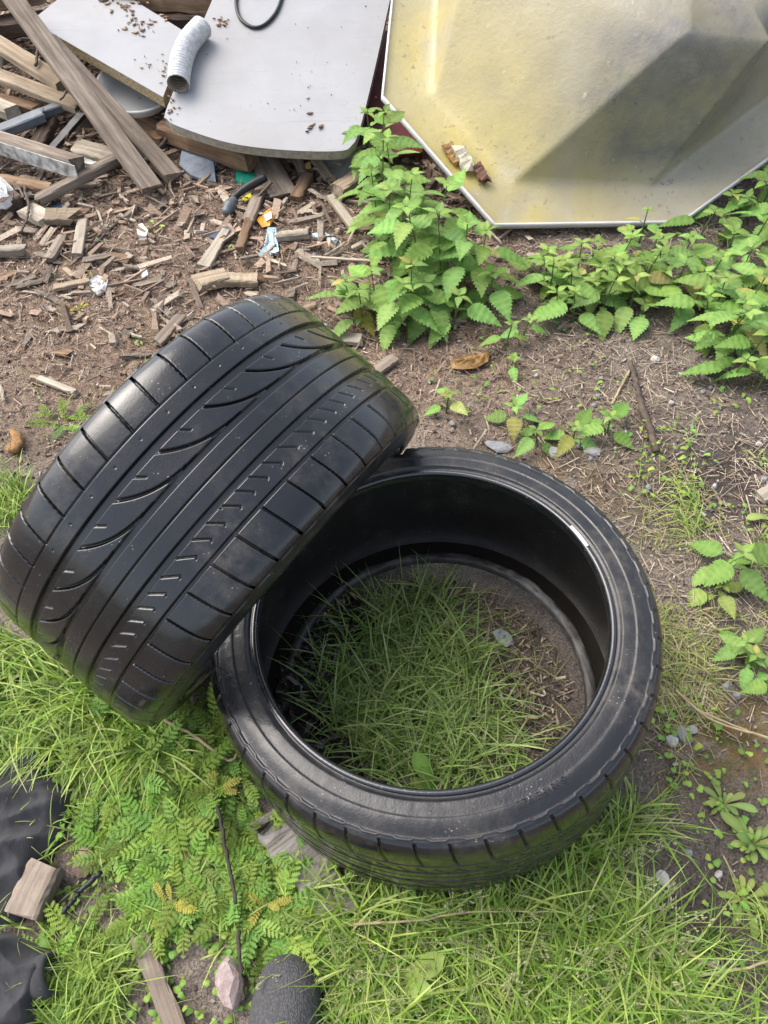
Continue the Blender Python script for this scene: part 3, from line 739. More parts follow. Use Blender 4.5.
# clear bowl
mt, t, b = new_mat('cloudy_clear_plastic'); b.inputs['Base Color'].default_value = (.62, .63, .63, 1); b.inputs['Roughness'].default_value = .3
b.inputs['Alpha'].default_value = .62
M_clear = mt
def lathe(prof, c, n, k=48, inner=True):
    n = np.array(n, float); n /= np.linalg.norm(n); a = np.cross(n, [0, 1, .1]); a /= np.linalg.norm(a); bb = np.cross(n, a)
    th = np.linspace(0, 2*np.pi, k, endpoint=False)
    R_ = np.array([np.asarray(c)+n*h+r*(np.cos(th)[:, None]*a+np.sin(th)[:, None]*bb) for r, h in prof]); return loft(R_, True, False)
bc = G(140, 98, .07)
V, F = lathe([(.005, .0), (.07, .0), (.10, .012), (.122, .05), (.128, .052), (.132, .048), (.124, .044), (.10, .006), (.07, -.004), (.005, -.004)], bc, (.05, -.25, 1))
tag(link('clear_bowl', mesh_np('clear_bowl', V, F, M_clear)), 'cloudy clear plastic bowl stuck under the white panel', 'bowl')
# flat pieces
def sheet(name, pix, dz, th, mat, label, cat, tilt=(0, 0), seed=0, crumple=.0, n_sub=3, group=None):
    P = np.array([G(x, y, dz) for x, y in pix]); cen = P.mean(0)
    r = np.random.default_rng(seed); rings = []
    for f in (1.0, .8, .55, .28, .02):
        Q = cen+(P-cen)*f; Q[:, 2] = cen[2]+(Q[:, 0]-cen[0])*tilt[0]+(Q[:, 1]-cen[1])*tilt[1]+crumple*r.uniform(-1, 1, len(Q)); rings.append(Q)
    T = np.array(rings); k = len(P); V = np.vstack([T.reshape(-1, 3), (T-[0, 0, th]).reshape(-1, 3)]); nr = 5; F = []
    for i in range(nr-1):
        for j in range(k):
            F.append([i*k+j, i*k+(j+1) % k, (i+1)*k+(j+1) % k, (i+1)*k+j]); o_ = nr*k
            F.append([o_+(i+1)*k+j, o_+(i+1)*k+(j+1) % k, o_+i*k+(j+1) % k, o_+i*k+j])
    for j in range(k): F.append([nr*k+j, nr*k+(j+1) % k, (j+1) % k, j])
    return tag(link(name, mesh_np(name, V, [np.array(F)], mat, smooth=False)), label, cat, group)
M_slate = simple('blue_grey_slate', (.20, .235, .28), .7, .3, 30)
M_conc = simple('grey_board', (.33, .32, .31), .8, .25, 30)
M_green = simple('green_plastic', (.02, .30, .19), .4, .2, 30)
M_blue = simple('pale_blue_plastic', (.42, .56, .62), .5, .25, 40)
M_yel = simple('orange_wrapper', (.62, .30, .03), .5, .3, 50)
M_cream = simple('white_scrap', (.70, .70, .69), .6, .2, 50)
M_bluec = simple('dark_blue_scrap', (.05, .075, .12), .5, .3, 50)
sheet('slate', [(182, 152), (196, 150), (214, 163), (215, 178), (203, 176), (190, 172), (179, 164)], .025, .008, M_slate, 'broken blue grey slate below the table top corner', 'slate', (.1, .2))
sheet('grey_board', [(322, 158), (345, 152), (368, 158), (372, 180), (345, 182), (330, 172)], .02, .012, M_conc, 'flat grey board half hidden behind the tall nettles', 'board', (.0, .2))
sheet('green_plastic', [(236, 170), (250, 171), (263, 174), (262, 182), (248, 184), (236, 180)], .02, .012, M_green, 'bright green plastic piece by the black handled tool', 'plastic piece')
sheet('wrapper', [(259, 214), (267, 209), (276, 206), (284, 204), (282, 211), (275, 217), (270, 226), (262, 226), (257, 221)], .012, .002, M_yel, 'orange and white torn wrapper in the litter', 'wrapper', crumple=.006, seed=3)
sheet('paper_scrap', [(264, 215), (271, 211), (272, 218), (266, 221)], .021, .002, M_cream, 'white scrap stuck on the orange wrapper', 'scrap')
sheet('blue_scrap', [(268, 229), (276, 228), (279, 252), (268, 254), (258, 256), (264, 246)], .012, .003, M_blue, 'pale blue plastic scrap below the orange wrapper', 'plastic scrap', crumple=.006, seed=4)
sheet('blue_scrap', [(312, 234), (324, 231), (338, 238), (336, 243), (324, 238), (313, 238)], .01, .002, M_blue, 'thin pale blue plastic strip right of the whitish stick', 'plastic scrap', crumple=.004)
sheet('white_shard', [(88, 281), (98, 276), (108, 280), (105, 290), (97, 293), (91, 288)], .012, .006, M_cream, 'largest white shard in the litter left of the standing tyre', 'shard', crumple=.006, seed=5)
sheet('white_shard', [(136, 225), (142, 223), (148, 230), (146, 236), (138, 235)], .014, .012, M_cream, 'white cap shaped scrap beside a small green sprout', 'scrap')
sheet('white_shard', [(208, 158), (214, 156), (217, 164), (211, 167)], .02, .004, M_cream, 'small white flake beside the slate', 'flake')
sheet('white_shard', [(140, 270), (146, 266), (148, 274), (142, 278)], .008, .004, M_cream, 'small white flake right of the largest white shard', 'flake')
sheet('crumpled_sheet', [(-12, 184), (4, 180), (14, 190), (14, 200), (4, 205), (-12, 206)], .05, .02, M_cream, 'crumpled whitish sheet at the left edge under the brown plank', 'sheet', crumple=.02, seed=9)
sheet('blue_scrap', [(50, 208), (58, 202), (62, 206), (56, 212)], .02, .004, M_bluec, 'dark blue scrap above the wide tan chip', 'scrap')
sheet('blue_scrap', [(208, 236), (218, 231), (228, 226), (230, 230), (216, 238)], .02, .004, M_bluec, 'dark blue torn strip below the black handled tool', 'scrap')
sheet('purple_scrap', [(16, 182), (26, 178), (30, 182), (20, 186)], .02, .004, simple('purple_plastic', (.16, .10, .26), .5), 'purple scrap under the painted board', 'scrap')
sheet('yellow_bit', [(242, 198), (250, 192), (252, 196), (246, 202)], .012, .003, simple('yellow_plastic', (.70, .60, .04), .5), 'yellow scrap beside the grey slat', 'scrap')
sheet('yellow_bit', [(305, 163), (310, 161), (311, 168), (306, 169)], .03, .003, simple('ochre_plastic', (.60, .40, .05), .5), 'small ochre scrap below the table top', 'scrap')
M_dleaf = simple('dead_leaf', (.30, .17, .05), .6, .4, 40)
sheet('dead_leaf', [(450, 362), (462, 356), (478, 353), (490, 352), (488, 362), (476, 368), (462, 370), (452, 368)], .012, .0012, M_dleaf, 'ochre dead leaf on soil below the nettles', 'leaf', crumple=.006, seed=6)
sheet('leaf_scrap', [(492, 632), (500, 627), (510, 632), (515, 642), (506, 648), (498, 643)], .012, .0015, simple('silvery_leaf', (.36, .40, .38), .6), 'pale grey leaf on the soil inside the lying tyre', 'leaf', crumple=.004)
# black handled tool
tp = spline([G(228, 212, .015), G(232, 200, .03), G(246, 188, .045), G(266, 177, .06)], 26)
rt_ = empty('hand_tool', tp[0], 'black handled tool with curved grip lying below the table top', 'tool'); bpy.context.view_layer.update()
V, F = tube(tp[3:], np.interp(np.linspace(0, 1, 23), [0, .4, .8, 1], [.011, .010, .014, .012]), 10); under(link('handle', mesh_np('handle', V, F, M_black)), rt_)
V, F = tube(spline([G(226, 214, .012), G(230, 206, .022), G(235, 199, .03)], 12), np.interp(np.linspace(0, 1, 12), [0, .5, 1], [.014, .021, .012]), 10); under(link('head', mesh_np('head', V, F, M_metal)), rt_)
# orange curved crust
P = spline([G(8, 446, .012), G(12, 450, .016), G(17, 444, .018), G(17, 436, .018), G(12, 431, .012)], 18)
V, F = tube(P, .0125*np.sin(np.linspace(.45, 2.7, 18)), 12, 2, .28); V = V*np.array([1, 1, .7])+np.array([0, 0, .3*V[:, 2].mean()]); tag(link('bread_crust', mesh_np('bread_crust', V, F, simple('orange_crust', (.40, .22, .08), .8, .4, 90, .8, .005))), 'curved orange brown crust on the soil at the left edge', 'crust')
# litter caught on the dome panel
sheet('dead_leaf', [(455, 150), (470, 147), (478, 155), (488, 165), (492, 172), (480, 172), (468, 164)], 0, .01, M_dleaf, 'x', 'leaf')
bpy.data.objects.remove(bpy.context.scene.objects['dead_leaf.001'])
def dome_litter(px, py, L, w, h, mat, label, name, cat):
    p = DP(px, py, .004+h/2); q = DP(px+8, py+14, .004+h/2)
    V, F = beam_mesh(L, w, h, int(px), .25, .8, 7, ragged=1.2); tag(link(name, mesh_np(name, V, F, mat, smooth=False), None, frame((p+q)/2, q-p, nD)), label, cat)
dome_litter(460, 152, .075, .038, .016, simple('cream_bark', (.50, .46, .34), .8, .3, 60), 'cream piece of bark lying in the gutter of the dome panel', 'bark_piece', 'bark')
dome_litter(448, 146, .05, .03, .012, M_dleaf, 'brown leaf clump above the bark on the dome panel', 'leaf_clump', 'leaf')
dome_litter(478, 168, .06, .03, .014, simple('brown_leaf', (.13, .06, .035), .7), 'brown leaf clump below the bark on the dome panel', 'leaf_clump', 'leaf')

# ================================================================== LITTER (uncountable slivers) AND PEBBLES
def vcol_mat(name, rough=.85, trans=0.0, bs=.2, scale=150, spec=.25, var=((.3, (.62, .60, .58)), (.7, (1.25, 1.25, 1.22)))):
    mt, t, b = new_mat(name); co = objco(t)
    c = attr(t, 'Col'); v = ramp(t, noise(t, scale, 4, co, .65), list(var))
    c = mix(t, 1.0, c, v, 'MULTIPLY'); t.links.new(c, b.inputs['Base Color']); b.inputs['Roughness'].default_value = rough
    b.inputs['Specular IOR Level'].default_value = spec
    bump(t, b, noise(t, scale*1.3, 3, co), bs, .002)
    if trans:
        tr = N(t, 'ShaderNodeBsdfTranslucent'); t.links.new(c, tr.inputs[0]); ms = N(t, 'ShaderNodeMixShader'); ms.inputs[0].default_value = trans
        t.links.new(b.outputs[0], ms.inputs[1]); t.links.new(tr.outputs[0], ms.inputs[2])
        t.links.new(ms.outputs[0], t.nodes['Material Output'].inputs[0])
    return mt
M_litter = vcol_mat('wood_litter')
def in_tyres(x, y, grow=0.0):
    r = np.hypot(x-CB[0], y-CB[1]); ring = (r > .235-grow) & (r < .335+grow)
    d = np.stack([x-CA[0], y-CA[1]], -1); foot = np.abs((d@np.array([math.sin(AZ), math.cos(AZ)]))+.08) < .17
    foot &= np.abs(d@np.array([math.cos(AZ), -math.sin(AZ)])) < .13
    return ring | foot
def slivers(n, x, y, Lr, wr, hr, pal, seed, tilt=.25, lift=.004):
    r = np.random.default_rng(seed); n = len(x)
    L = Lr[0]*(Lr[1]/Lr[0])**(r.random(n)**1.6); w = np.minimum(wr[0]*(wr[1]/wr[0])**r.random(n), L*.6); h = hr[0]*(hr[1]/hr[0])**r.random(n)
    a = r.uniform(0, np.pi, n); el = r.normal(0, tilt, n)
    d = np.stack([np.cos(a)*np.cos(el), np.sin(a)*np.cos(el), np.sin(el)], -1)
    s_ = np.stack([-np.sin(a), np.cos(a), r.normal(0, .3, n)], -1); s_ /= np.linalg.norm(s_, axis=1)[:, None]; u = np.cross(d, s_)
    c = np.stack([x, y, gh(x, y)+lift+np.abs(np.sin(el))*L*.35+h*.3], -1)
    sg = np.array([(-1, -1, -1), (1, -1, -1), (1, 1, -1), (-1, 1, -1), (-1, -1, 1), (1, -1, 1), (1, 1, 1), (-1, 1, 1)], float)
    V = []
    for k in range(8):
        jl = 1+r.uniform(-.35, .1, n); jw = r.uniform(.35, 1.1, n)
        V.append(c+d*(sg[k, 0]*L/2*jl)[:, None]+s_*(sg[k, 1]*w/2*jw)[:, None]+u*(sg[k, 2]*h/2)[:, None])
    V = np.stack(V, 1).reshape(-1, 3)
    f = np.array([(0, 3, 2, 1), (4, 5, 6, 7), (0, 1, 5, 4), (1, 2, 6, 5), (2, 3, 7, 6), (3, 0, 4, 7)])
    F = (np.arange(n)[:, None, None]*8+f[None]).reshape(-1, 4)
    pal = np.array(pal); col = pal[r.integers(0, len(pal), n)]*r.uniform(.6, 1.25, (n, 1)); col = np.repeat(col, 8, 0)
    return V, F, col
PAL_W = [(.32, .24, .18), (.27, .195, .145), (.22, .16, .12), (.37, .30, .235), (.32, .265, .215), (.17, .125, .10), (.34, .285, .23), (.29, .205, .15)]
PAL_S = [(.34, .27, .20), (.24, .18, .14), (.46, .39, .30), (.13, .10, .085), (.30, .24, .19)]
def sample(n, x0, x1, y0, y1, dens, seed):
    r = np.random.default_rng(seed); x = r.uniform(x0, x1, n*4); y = r.uniform(y0, y1, n*4)
    k = r.random(n*4) < dens(x, y); x, y = x[k][:n], y[k][:n]; k = ~in_tyres(x, y); return x[k], y[k]
lw = lambda x, y: np.clip(sstep(.95, 1.45, y+.25*(fbm(x*3, y*3, 40)-.5))*sstep(.75, .1, x+.4*(fbm(x*2.5, y*2.5, 44)-.5)), 0, 1)
B = Bag()
x, y = sample(24000, -2.2, 1.0, .95, 3.6, lambda x, y: lw(x, y), 1)
B.add(*slivers(0, x, y, (.005, .06), (.0012, .0055), (.0008, .0025), PAL_W, 2, .28))
x, y = sample(26000, -2.2, 1.0, .95, 3.6, lambda x, y: lw(x, y), 71)
B.add(*slivers(0, x, y, (.004, .035), (.0008, .003), (.0006, .002), [(.26, .175, .125), (.20, .135, .10), (.30, .22, .165), (.15, .105, .082), (.34, .26, .20)], 72, .35, .005))
x, y = sample(3500, -2.0, .8, 1.5, 3.6, lambda x, y: lw(x, y)*sstep(1.3, 2.2, y), 3)
B.add(*slivers(0, x, y, (.02, .12), (.006, .026), (.002, .010), PAL_W, 4, .22, .008))
tag(link('wood_litter', B.mesh('wood_litter', M_litter, False)), 'brown litter of wood chips, bark and splinters below the timber pile', 'wood litter', kind='stuff')
B = Bag()
P_ = lambda x, y: proj(np.stack([x, y, gh(x, y)], -1))
rightd = lambda x, y: .15+.85*sstep(.2, .5, x)*sstep(.35, .7, y)
x, y = sample(26000, -1.2, 2.2, -.2, 3.2, rightd, 5)
B.add(*slivers(0, x, y, (.006, .05), (.001, .0035), (.001, .002), PAL_S, 6, .18, .003))
x, y = sample(15000, -1.2, 2.0, -.2, 3.0, lambda x, y: .3+.7*sstep(.5, .9, y), 7)
B.add(*slivers(0, x, y, (.003, .012), (.003, .009), (.002, .006), [(.12, .10, .085), (.28, .25, .22), (.20, .16, .13), (.07, .055, .045), (.38, .35, .32)], 8, .4, .002))
x, y = sample(6500, .15, 2.2, .5, 2.4, lambda x, y: sstep(.25, .6, x)*sstep(.40, .55, fbm(x*5, y*5, 81, 3)), 82)
B.add(*slivers(0, x, y, (.015, .08), (.0008, .0018), (.0006, .0012), [(.42, .345, .245), (.33, .26, .18), (.25, .195, .145), (.47, .40, .30)], 83, .14, .005))
r_ = np.random.default_rng(14); rr = .236*np.sqrt(r_.random(1500)); aa = r_.uniform(-1.9, 1.9, 1500); x = CB0[0]+rr*np.cos(aa); y = CB0[1]+rr*np.sin(aa)
B.add(*slivers(0, x, y, (.004, .035), (.001, .006), (.001, .003), PAL_S+[(.07, .055, .045), (.09, .065, .05)], 15, .25, .003))
tag(link('dry_debris', B.mesh('dry_debris', M_litter, False)), 'bits of dry straw, grit and crumbs strewn over the bare soil', 'straw and grit', kind='stuff')

def rock_mesh(name, sx, sy, sz, mat, seed, n=14, facet=True):
    r = np.random.default_rng(seed); import bmesh
    bm = bmesh.new(); bmesh.ops.create_icosphere(bm, subdivisions=2 if facet else 3, radius=1)
    pl = [(Vector(r.normal(0, 1, 3)).normalized(), r.uniform(.62, .9)) for _ in range(n)]
    for v in bm.verts:
        for nrm, d in pl:
            q = v.co.dot(nrm)
            if q > d: v.co -= nrm*(q-d)
        v.co = Vector((v.co.x*sx, v.co.y*sy, v.co.z*sz))*(1+r.uniform(-.03, .03))
    me = bpy.data.meshes.new(name); bm.to_mesh(me); bm.free(); me.materials.append(mat)
    return me
def rock(name, px, py, sx, sy, sz, mat, label, rz=0, seed=0, z=0, tilt=0, cat='stone'):
    o = link(name, rock_mesh(name, sx, sy, sz, mat, seed)); o.location = G(px, py, z); o.rotation_euler = (tilt, 0, rz); return tag(o, label, cat)
M_pink = simple('pink_stone', (.40, .33, .315), .75, .3, 45, .5, .004, c2=(.21, .145, .135)); M_red_s = simple('reddish_stone', (.25, .16, .145), .8, .3, 50)
M_gst = simple('grey_stone', (.25, .26, .27), .8, .25, 60); M_wst = simple('white_stone', (.44, .43, .41), .7, .2, 60)
rock('stone', 228, 980, .021, .043, .020, M_pink, 'pink speckled stone lying left of the grey shoe', .15, 1, .022)
rock('stone', 85, 862, .022, .026, .012, M_red_s, 'reddish round stone in the silverweed near the garment', .3, 2, .006)
rock('stone', 672, 740, .012, .013, .010, M_wst, 'whitish stone by the lying tyre, palest of three', .3, 3, .005)
rock('stone', 684, 736, .014, .018, .010, M_gst, 'blue grey stone by the lying tyre, largest of three', .5, 4, .005)
rock('stone', 692, 730, .010, .010, .008, M_conc, 'brownish grey stone by the lying tyre, farthest of three', .5, 5, .004)
rock('stone', 663, 878, .010, .014, .008, M_wst, 'cream stone lying right of the front grass', .4, 6, .004)
rock('stone', 655, 360, .012, .012, .010, M_wst, 'white stone beside the brown twig below the right hand nettles', .4, 7, .005)
rock('stone', 555, 452, .026, .018, .010, M_conc, 'flat grey stone just behind the lying tyre', .2, 8, .004)
rock('stone', 498, 447, .034, .018, .010, M_gst, 'pale flat stone behind the lying tyre rim', -.3, 9, .004)
rock('stone', 592, 452, .022, .016, .009, M_conc, 'half buried stone below the small nettles behind the lying tyre', .1, 10, .003)
gm = [rock_mesh('pebble', *(random.uniform(.005, .010) for _ in range(3)), [M_gst, M_wst, M_conc, M_red_s][i % 4], 60+i) for i in range(6)]
for i in range(60):
    px, py = (random.uniform(430, 765), random.uniform(370, 520)) if i < 22 else ((random.uniform(655, 765), random.uniform(680, 1010)) if i < 34 else (random.uniform(0, 380), random.uniform(215, 470)))
    o = link('pebble', random.choice(gm)); o.location = G(px, py, .003); o.rotation_euler = (0, 0, random.uniform(0, 6))
    if in_tyres(np.array([o.location.x]), np.array([o.location.y]))[0]: bpy.data.objects.remove(o); continue
    tag(o, 'pebble on the bare soil around the tyres', 'pebble', 'pebbles strewn over the soil')
# weathered stump under the front of the lying tyre
mt, t, b = new_mat('weathered_stump'); co = objco(t)
mp = N(t, 'ShaderNodeMapping'); mp.inputs['Scale'].default_value = (60, 9, 30); t.links.new(co, mp.inputs[0])
g = noise(t, 1.5, 6, mp.outputs[0], .7, .6)
t.links.new(ramp(t, g, [(.3, (.07, .06, .05)), (.45, (.21, .19, .165)), (.7, (.36, .335, .30))]), b.inputs['Base Color']); b.inputs['Roughness'].default_value = .9
bump(t, b, g, .9, .008)
pa, pb = G(282, 822, 0), G(336, 900, 0); dd = (pb-pa)/np.linalg.norm(pb-pa)
V, F = beam_mesh(np.linalg.norm(pb-pa)*1.25, .075, .036, 21, .12, .8, 14, ragged=.7)
o = link('stump', mesh_np('stump', V, F, mt), None, frame((pa+pb)/2+np.array([-.006, -.004, .012]), dd)); 
tag(o, 'weathered grey piece of wood half under the front of the lying tyre', 'driftwood')

# ================================================================== PLANTS
M_leaf = vcol_mat('leaf_green', .62, .28, .35, 70, .22, ((.25, (.84, .86, .84)), (.75, (1.12, 1.1, 1.1))))
M_grass = vcol_mat('grass_blade', .45, .30, .0, 60, .35, ((.25, (.85, .86, .84)), (.75, (1.12, 1.1, 1.1))))
def nettle_leaf(L=1.0, wd=.62, teeth=11, seed=0, fold=.18, droop=.35):
    """leaf along +x, tip at x=L; returns V,F(list),shade"""
    r = np.random.default_rng(seed); n = teeth*2+1
    s = np.linspace(0, 1, n); w = wd*.5*np.interp(s, [0, .05, .15, .28, .45, .65, .85, 1], [.0, .55, .88, 1, .90, .62, .26, 0])
    tooth = np.where(np.arange(n) % 2 == 1, 1.09, .86); tooth[0] = tooth[-1] = 1
    xo = np.where(np.arange(n) % 2 == 1, .028, -.01)
    zc = -droop*s**2*L*.6
    mid = np.column_stack([s*L, np.zeros(n), zc]); rows = []
    for sg in (1, -1):
        e = np.column_stack([(s+xo)*L, sg*w*tooth*L, zc+fold*w*L-.02*L*(s > .1)*(np.arange(n) % 2)])
        h = np.column_stack([s*L, sg*w*.5*L, zc+fold*w*.75*L+.018*L*np.sin(np.arange(n)*np.pi/2)])
        rows += [h, e]
    V = np.vstack([mid]+rows); F = []
    for k in range(n-1):
        F += [(k, k+1, n+k+1, n+k), (n+k, n+k+1, 2*n+k+1, 2*n+k), (k+1, k, 3*n+k, 3*n+k+1), (3*n+k+1, 3*n+k, 4*n+k, 4*n+k+1)]
    sh = np.ones((len(V), 3)); sh[:n] = (1.18, 1.12, 1.1); sh[n:2*n] *= 1+.12*np.sin(np.arange(n)*np.pi/2)[:, None]; sh[3*n:4*n] *= 1+.12*np.sin(np.arange(n)*np.pi/2)[:, None]
    return V, np.array(F), sh
NL = [nettle_leaf(seed=i, wd=random.uniform(.56, .74), droop=random.uniform(.2, .75), fold=random.uniform(.08, .3)) for i in range(5)]
def place_leaf(bag, tpl, base, az, el, L, col, roll=0):
    V, F, sh = tpl
    ca, sa, ce, se = math.cos(az), math.sin(az), math.cos(el), math.sin(el)
    x = np.array([ca*ce, sa*ce, se]); y = np.array([-sa, ca, 0]); z = np.cross(x, y)
    if roll: y, z = y*math.cos(roll)+z*math.sin(roll), z*math.cos(roll)-y*math.sin(roll)
    P = base+(V[:, :1]*x+V[:, 1:2]*y+V[:, 2:3]*z)*L
    bag.add(P, F, np.clip(sh*np.array(col), 0, 1))
GREEN_N = np.array([.182, .335, .076])
def nettle(px, py, h, leaf, label, group=None, nodes=None, lean=None, name='nettle', hue=0.0):
    base = G(px, py, -.004); st = Bag(); fo = Bag()
    nodes = nodes or max(2, int(round(h/.038)))
    lean = lean if lean is not None else (random.uniform(-.15, .15), random.uniform(-.2, .05))
    ctrl = [base, base+np.array([lean[0]*h*.3, lean[1]*h*.3, h*.5]), base+np.array([lean[0]*h, lean[1]*h, h])]
    P = spline(ctrl, nodes*4+2); V, F = tube(P, np.linspace(.0028, .0014, len(P)), 6); st.add(V, F[0], (.14, .20, .07))
    a0 = random.uniform(0, 3.14)
    for k in range(nodes):
        f = (k+1)/nodes; p = P[min(len(P)-1, int(f*(len(P)-1)))]
        size = leaf*np.interp(f, [0, .35, .65, .85, 1], [.70, .95, 1.0, .82, .48])*random.uniform(.85, 1.12)
        for q in range(2 if k < nodes-1 else 4):
            az = a0+k*math.pi/2+q*(math.pi if k < nodes-1 else math.pi/2)+random.uniform(-.3, .3)
            el = np.interp(f, [0, .6, 1], [-.3, -.02, .35])+random.uniform(-.22, .2)
            c = (GREEN_N if random.random() > .025 else np.array([.34, .36, .10]))*random.uniform(.68, 1.2)*np.array([1+random.uniform(-.08, .18)+hue+.12*(f > .85), 1, 1+random.uniform(-.1, .25)])
            d = np.array([math.cos(az), math.sin(az), .35]); pet = size*(.32 if k < nodes-1 else .1)
            Vp, Fp = tube(np.array([p, p+d*pet*.5, p+d*pet]), .0011, 5); st.add(Vp, Fp[0], (.15, .22, .075))
            place_leaf(fo, random.choice(NL), p+d*pet, az, el, size*(1 if k < nodes-1 else .75), c, random.uniform(-.35, .35))
            if random.random() < .35 and f > .3:
                place_leaf(fo, random.choice(NL), p+d*pet*.3, az+random.uniform(-.8, .8), .5, size*.35, c*1.1)
    root = empty(name, base, label, 'nettle', group); bpy.context.view_layer.update()
    under(link('stem', st.mesh('stem', M_leaf)), root); under(link('foliage', fo.mesh('foliage', M_leaf)), root)
    return root
g1 = 'tall nettles between the table top and the dome panel'
for px, py, h in [(378, 205, .30), (392, 232, .30), (384, 262, .24), (404, 268, .28), (420, 285, .27), (436, 262, .24), (444, 296, .26), (466, 300, .25), (486, 296, .22), (410, 318, .18), (432, 322, .14), (370, 318, .15), (355, 330, .13), (342, 318, .12), (392, 332, .15), (460, 330, .12), (500, 312, .13), (372, 236, .22), (365, 182, .24)]:
    nettle(px*.86+58, py, h*.95, .096, 'nettle stem in the tall dense clump between the white table top and the dome panel', g1)
g2 = 'low nettles in front of the dome panel'
for px, py, h in [(548, 300, .12), (572, 322, .10), (600, 318, .12), (628, 316, .12), (640, 292, .14), (612, 284, .14), (575, 282, .12), (590, 300, .11), (556, 318, .08), (640, 322, .06), (655, 280, .12), (535, 285, .08), (560, 290, .1), (622, 262, .1), (590, 268, .09), (650, 262, .09), (568, 306, .11), (585, 312, .09), (612, 306, .12), (632, 300, .12), (602, 296, .13), (655, 300, .10), (545, 280, .09)]:
    nettle(px, py, h, .080, 'low nettle in the bright green patch in front of the dome panel', g2, hue=.06)
nettle(638, 246, .11, .045, 'single upright nettle sprig standing against the lower edge of the dome panel', lean=(0, 0))
g3 = 'nettles at the right edge'
for px, py, h in [(718, 356, .16), (742, 372, .14), (736, 330, .18), (700, 330, .12), (765, 350, .15), (755, 392, .10), (690, 318, .10), (748, 256, .16), (768, 240, .18), (758, 215, .18), (722, 262, .10), (772, 205, .18), (735, 230, .10), (672, 300, .12), (680, 268, .11), (705, 290, .12), (735, 290, .13), (760, 300, .14), (700, 238, .09), (728, 385, .09), (712, 318, .14), (745, 310, .14), (728, 345, .15), (755, 330, .15), (690, 300, .1), (720, 222, .1), (748, 222, .13)]:
    nettle(px, py, h*.95, .092, 'nettle in the broad leaved patch running up the right edge below the dome panel', g3)
nettle(505, 352, .09, .05, 'small nettle in the tuft above the ochre leaf, left of two'); nettle(522, 342, .08, .052, 'small nettle in the tuft above the ochre leaf, right of two')
nettle(510, 372, .05, .042, 'lowest seedling nettle touching the ochre leaf tuft')
nettle(446, 414, .07, .052, 'young nettle standing right of the standing tyre top', nodes=3)
nettle(514, 424, .06, 0.06, 'young nettle behind the lying tyre, left of a row of four', nodes=3); nettle(536, 446, .05, 0.054, 'young nettle behind the lying tyre, nearest its rim', nodes=3)
nettle(572, 444, .06, 0.06, 'young nettle behind the lying tyre, third of a row of four', nodes=3); nettle(606, 436, .06, 0.064, 'young nettle behind the lying tyre, rightmost of the row', nodes=3)
nettle(722, 575, .09, .078, 'large leaved nettle right of the lying tyre', nodes=4); nettle(712, 598, .05, .055, 'yellowing nettle below the large leaved one', nodes=3, hue=.35)
nettle(735, 655, .05, .045, 'nettle above the orange moss, upper of two', nodes=3); nettle(748, 668, .05, .05, 'nettle above the orange moss, lower of two', nodes=3)
nettle(765, 690, .05, .04, 'nettle sprig at the right edge beside the orange moss', nodes=3)
# spoon leaved rosettes and dock leaves
def spoon(seed=0, wd=.30, narrow=.25):
    n = 12; s = np.linspace(0, 1, n); w = wd*.5*np.interp(s, [0, .3, .55, .8, .93, 1], [narrow, narrow*1.4, .75, 1, .7, 0]); z = .22*np.sin(s*2.6)-.12*s
    V = np.vstack([np.column_stack([s, 0*s, z]), np.column_stack([s, w, z+.05*w/wd]), np.column_stack([s, -w, z+.05*w/wd])]); F = []
    for k in range(n-1): F += [(k, k+1, n+k+1, n+k), (k+1, k, 2*n+k, 2*n+k+1)]
    sh = np.ones((3*n, 3)); sh[:n] = 1.2; return V, np.array(F), sh
SP = spoon(0, .28, .2); DK = spoon(1, .34, .55)
def rosette(name, px, py, n, L, col, label, tpl=SP, cat='plant', group=None, el=(.05, .35), z=0, a0=None, spread=6.28):
    B_ = Bag(); p = G(px, py, z); a0 = random.uniform(0, 6.28) if a0 is None else a0
    for k in range(n):
        place_leaf(B_, tpl, p, a0+(k*2.4 % spread)+random.uniform(-.2, .2), random.uniform(*el), L*random.uniform(.4, 1.1), np.array(col)*random.uniform(.8, 1.2)*np.array([random.uniform(.9, 1.25), 1, 1]), random.uniform(-.2, .2))
    return tag(link(name, B_.mesh(name, M_leaf)), label, cat, group)
rosette('rosette_plant', 722, 806, 14, .050, (.17, .25, .075), 'pale spoon leaved rosette below the orange moss', el=(.15, 1.0))
rosette('rosette_plant', 752, 846, 16, .060, (.17, .26, .07), 'larger spoon leaved rosette at the right edge, above the yellowing one', el=(.15, 1.0))
rosette('rosette_plant', 742, 900, 13, .052, (.20, .27, .07), 'yellowing spoon leaved rosette, lowest of three at the right edge')
rosette('seedling', 690, 437, 7, .035, (.20, .27, .15), 'pale grey green seedling right of the brown twig')
rosette('seedling', 757, 458, 5, .03, (.24, .33, .10), 'bright seedling at the right edge on dry straw')
rosette('seedling', 156, 228, 6, .035, (.25, .35, .07), 'bright green sprout in the litter beside the white cap')
rosette('seedling', 80, 310, 6, .03, (.36, .33, .06), 'yellow green sprout in the litter above the largest white shard')
rosette('seedling', 227, 252, 4, .03, (.22, .34, .06), 'green sprout in the litter below the dark blue strip')
rosette('seedling', 140, 340, 4, .025, (.22, .34, .08), 'tiny sprout on the soil behind the standing tyre')
rosette('dock_leaf_plant', 336, 985, 2, .105, (.10, .20, .055), 'dark smooth dock leaf right of the grey shoe', DK, el=(.25, .5), a0=1.9, spread=.5)
rosette('dock_leaf_plant', 352, 970, 1, .12, (.16, .27, .075), 'light dock leaf in the grass right of the dark one', DK, el=(.3, .5), a0=1.7, spread=.5)
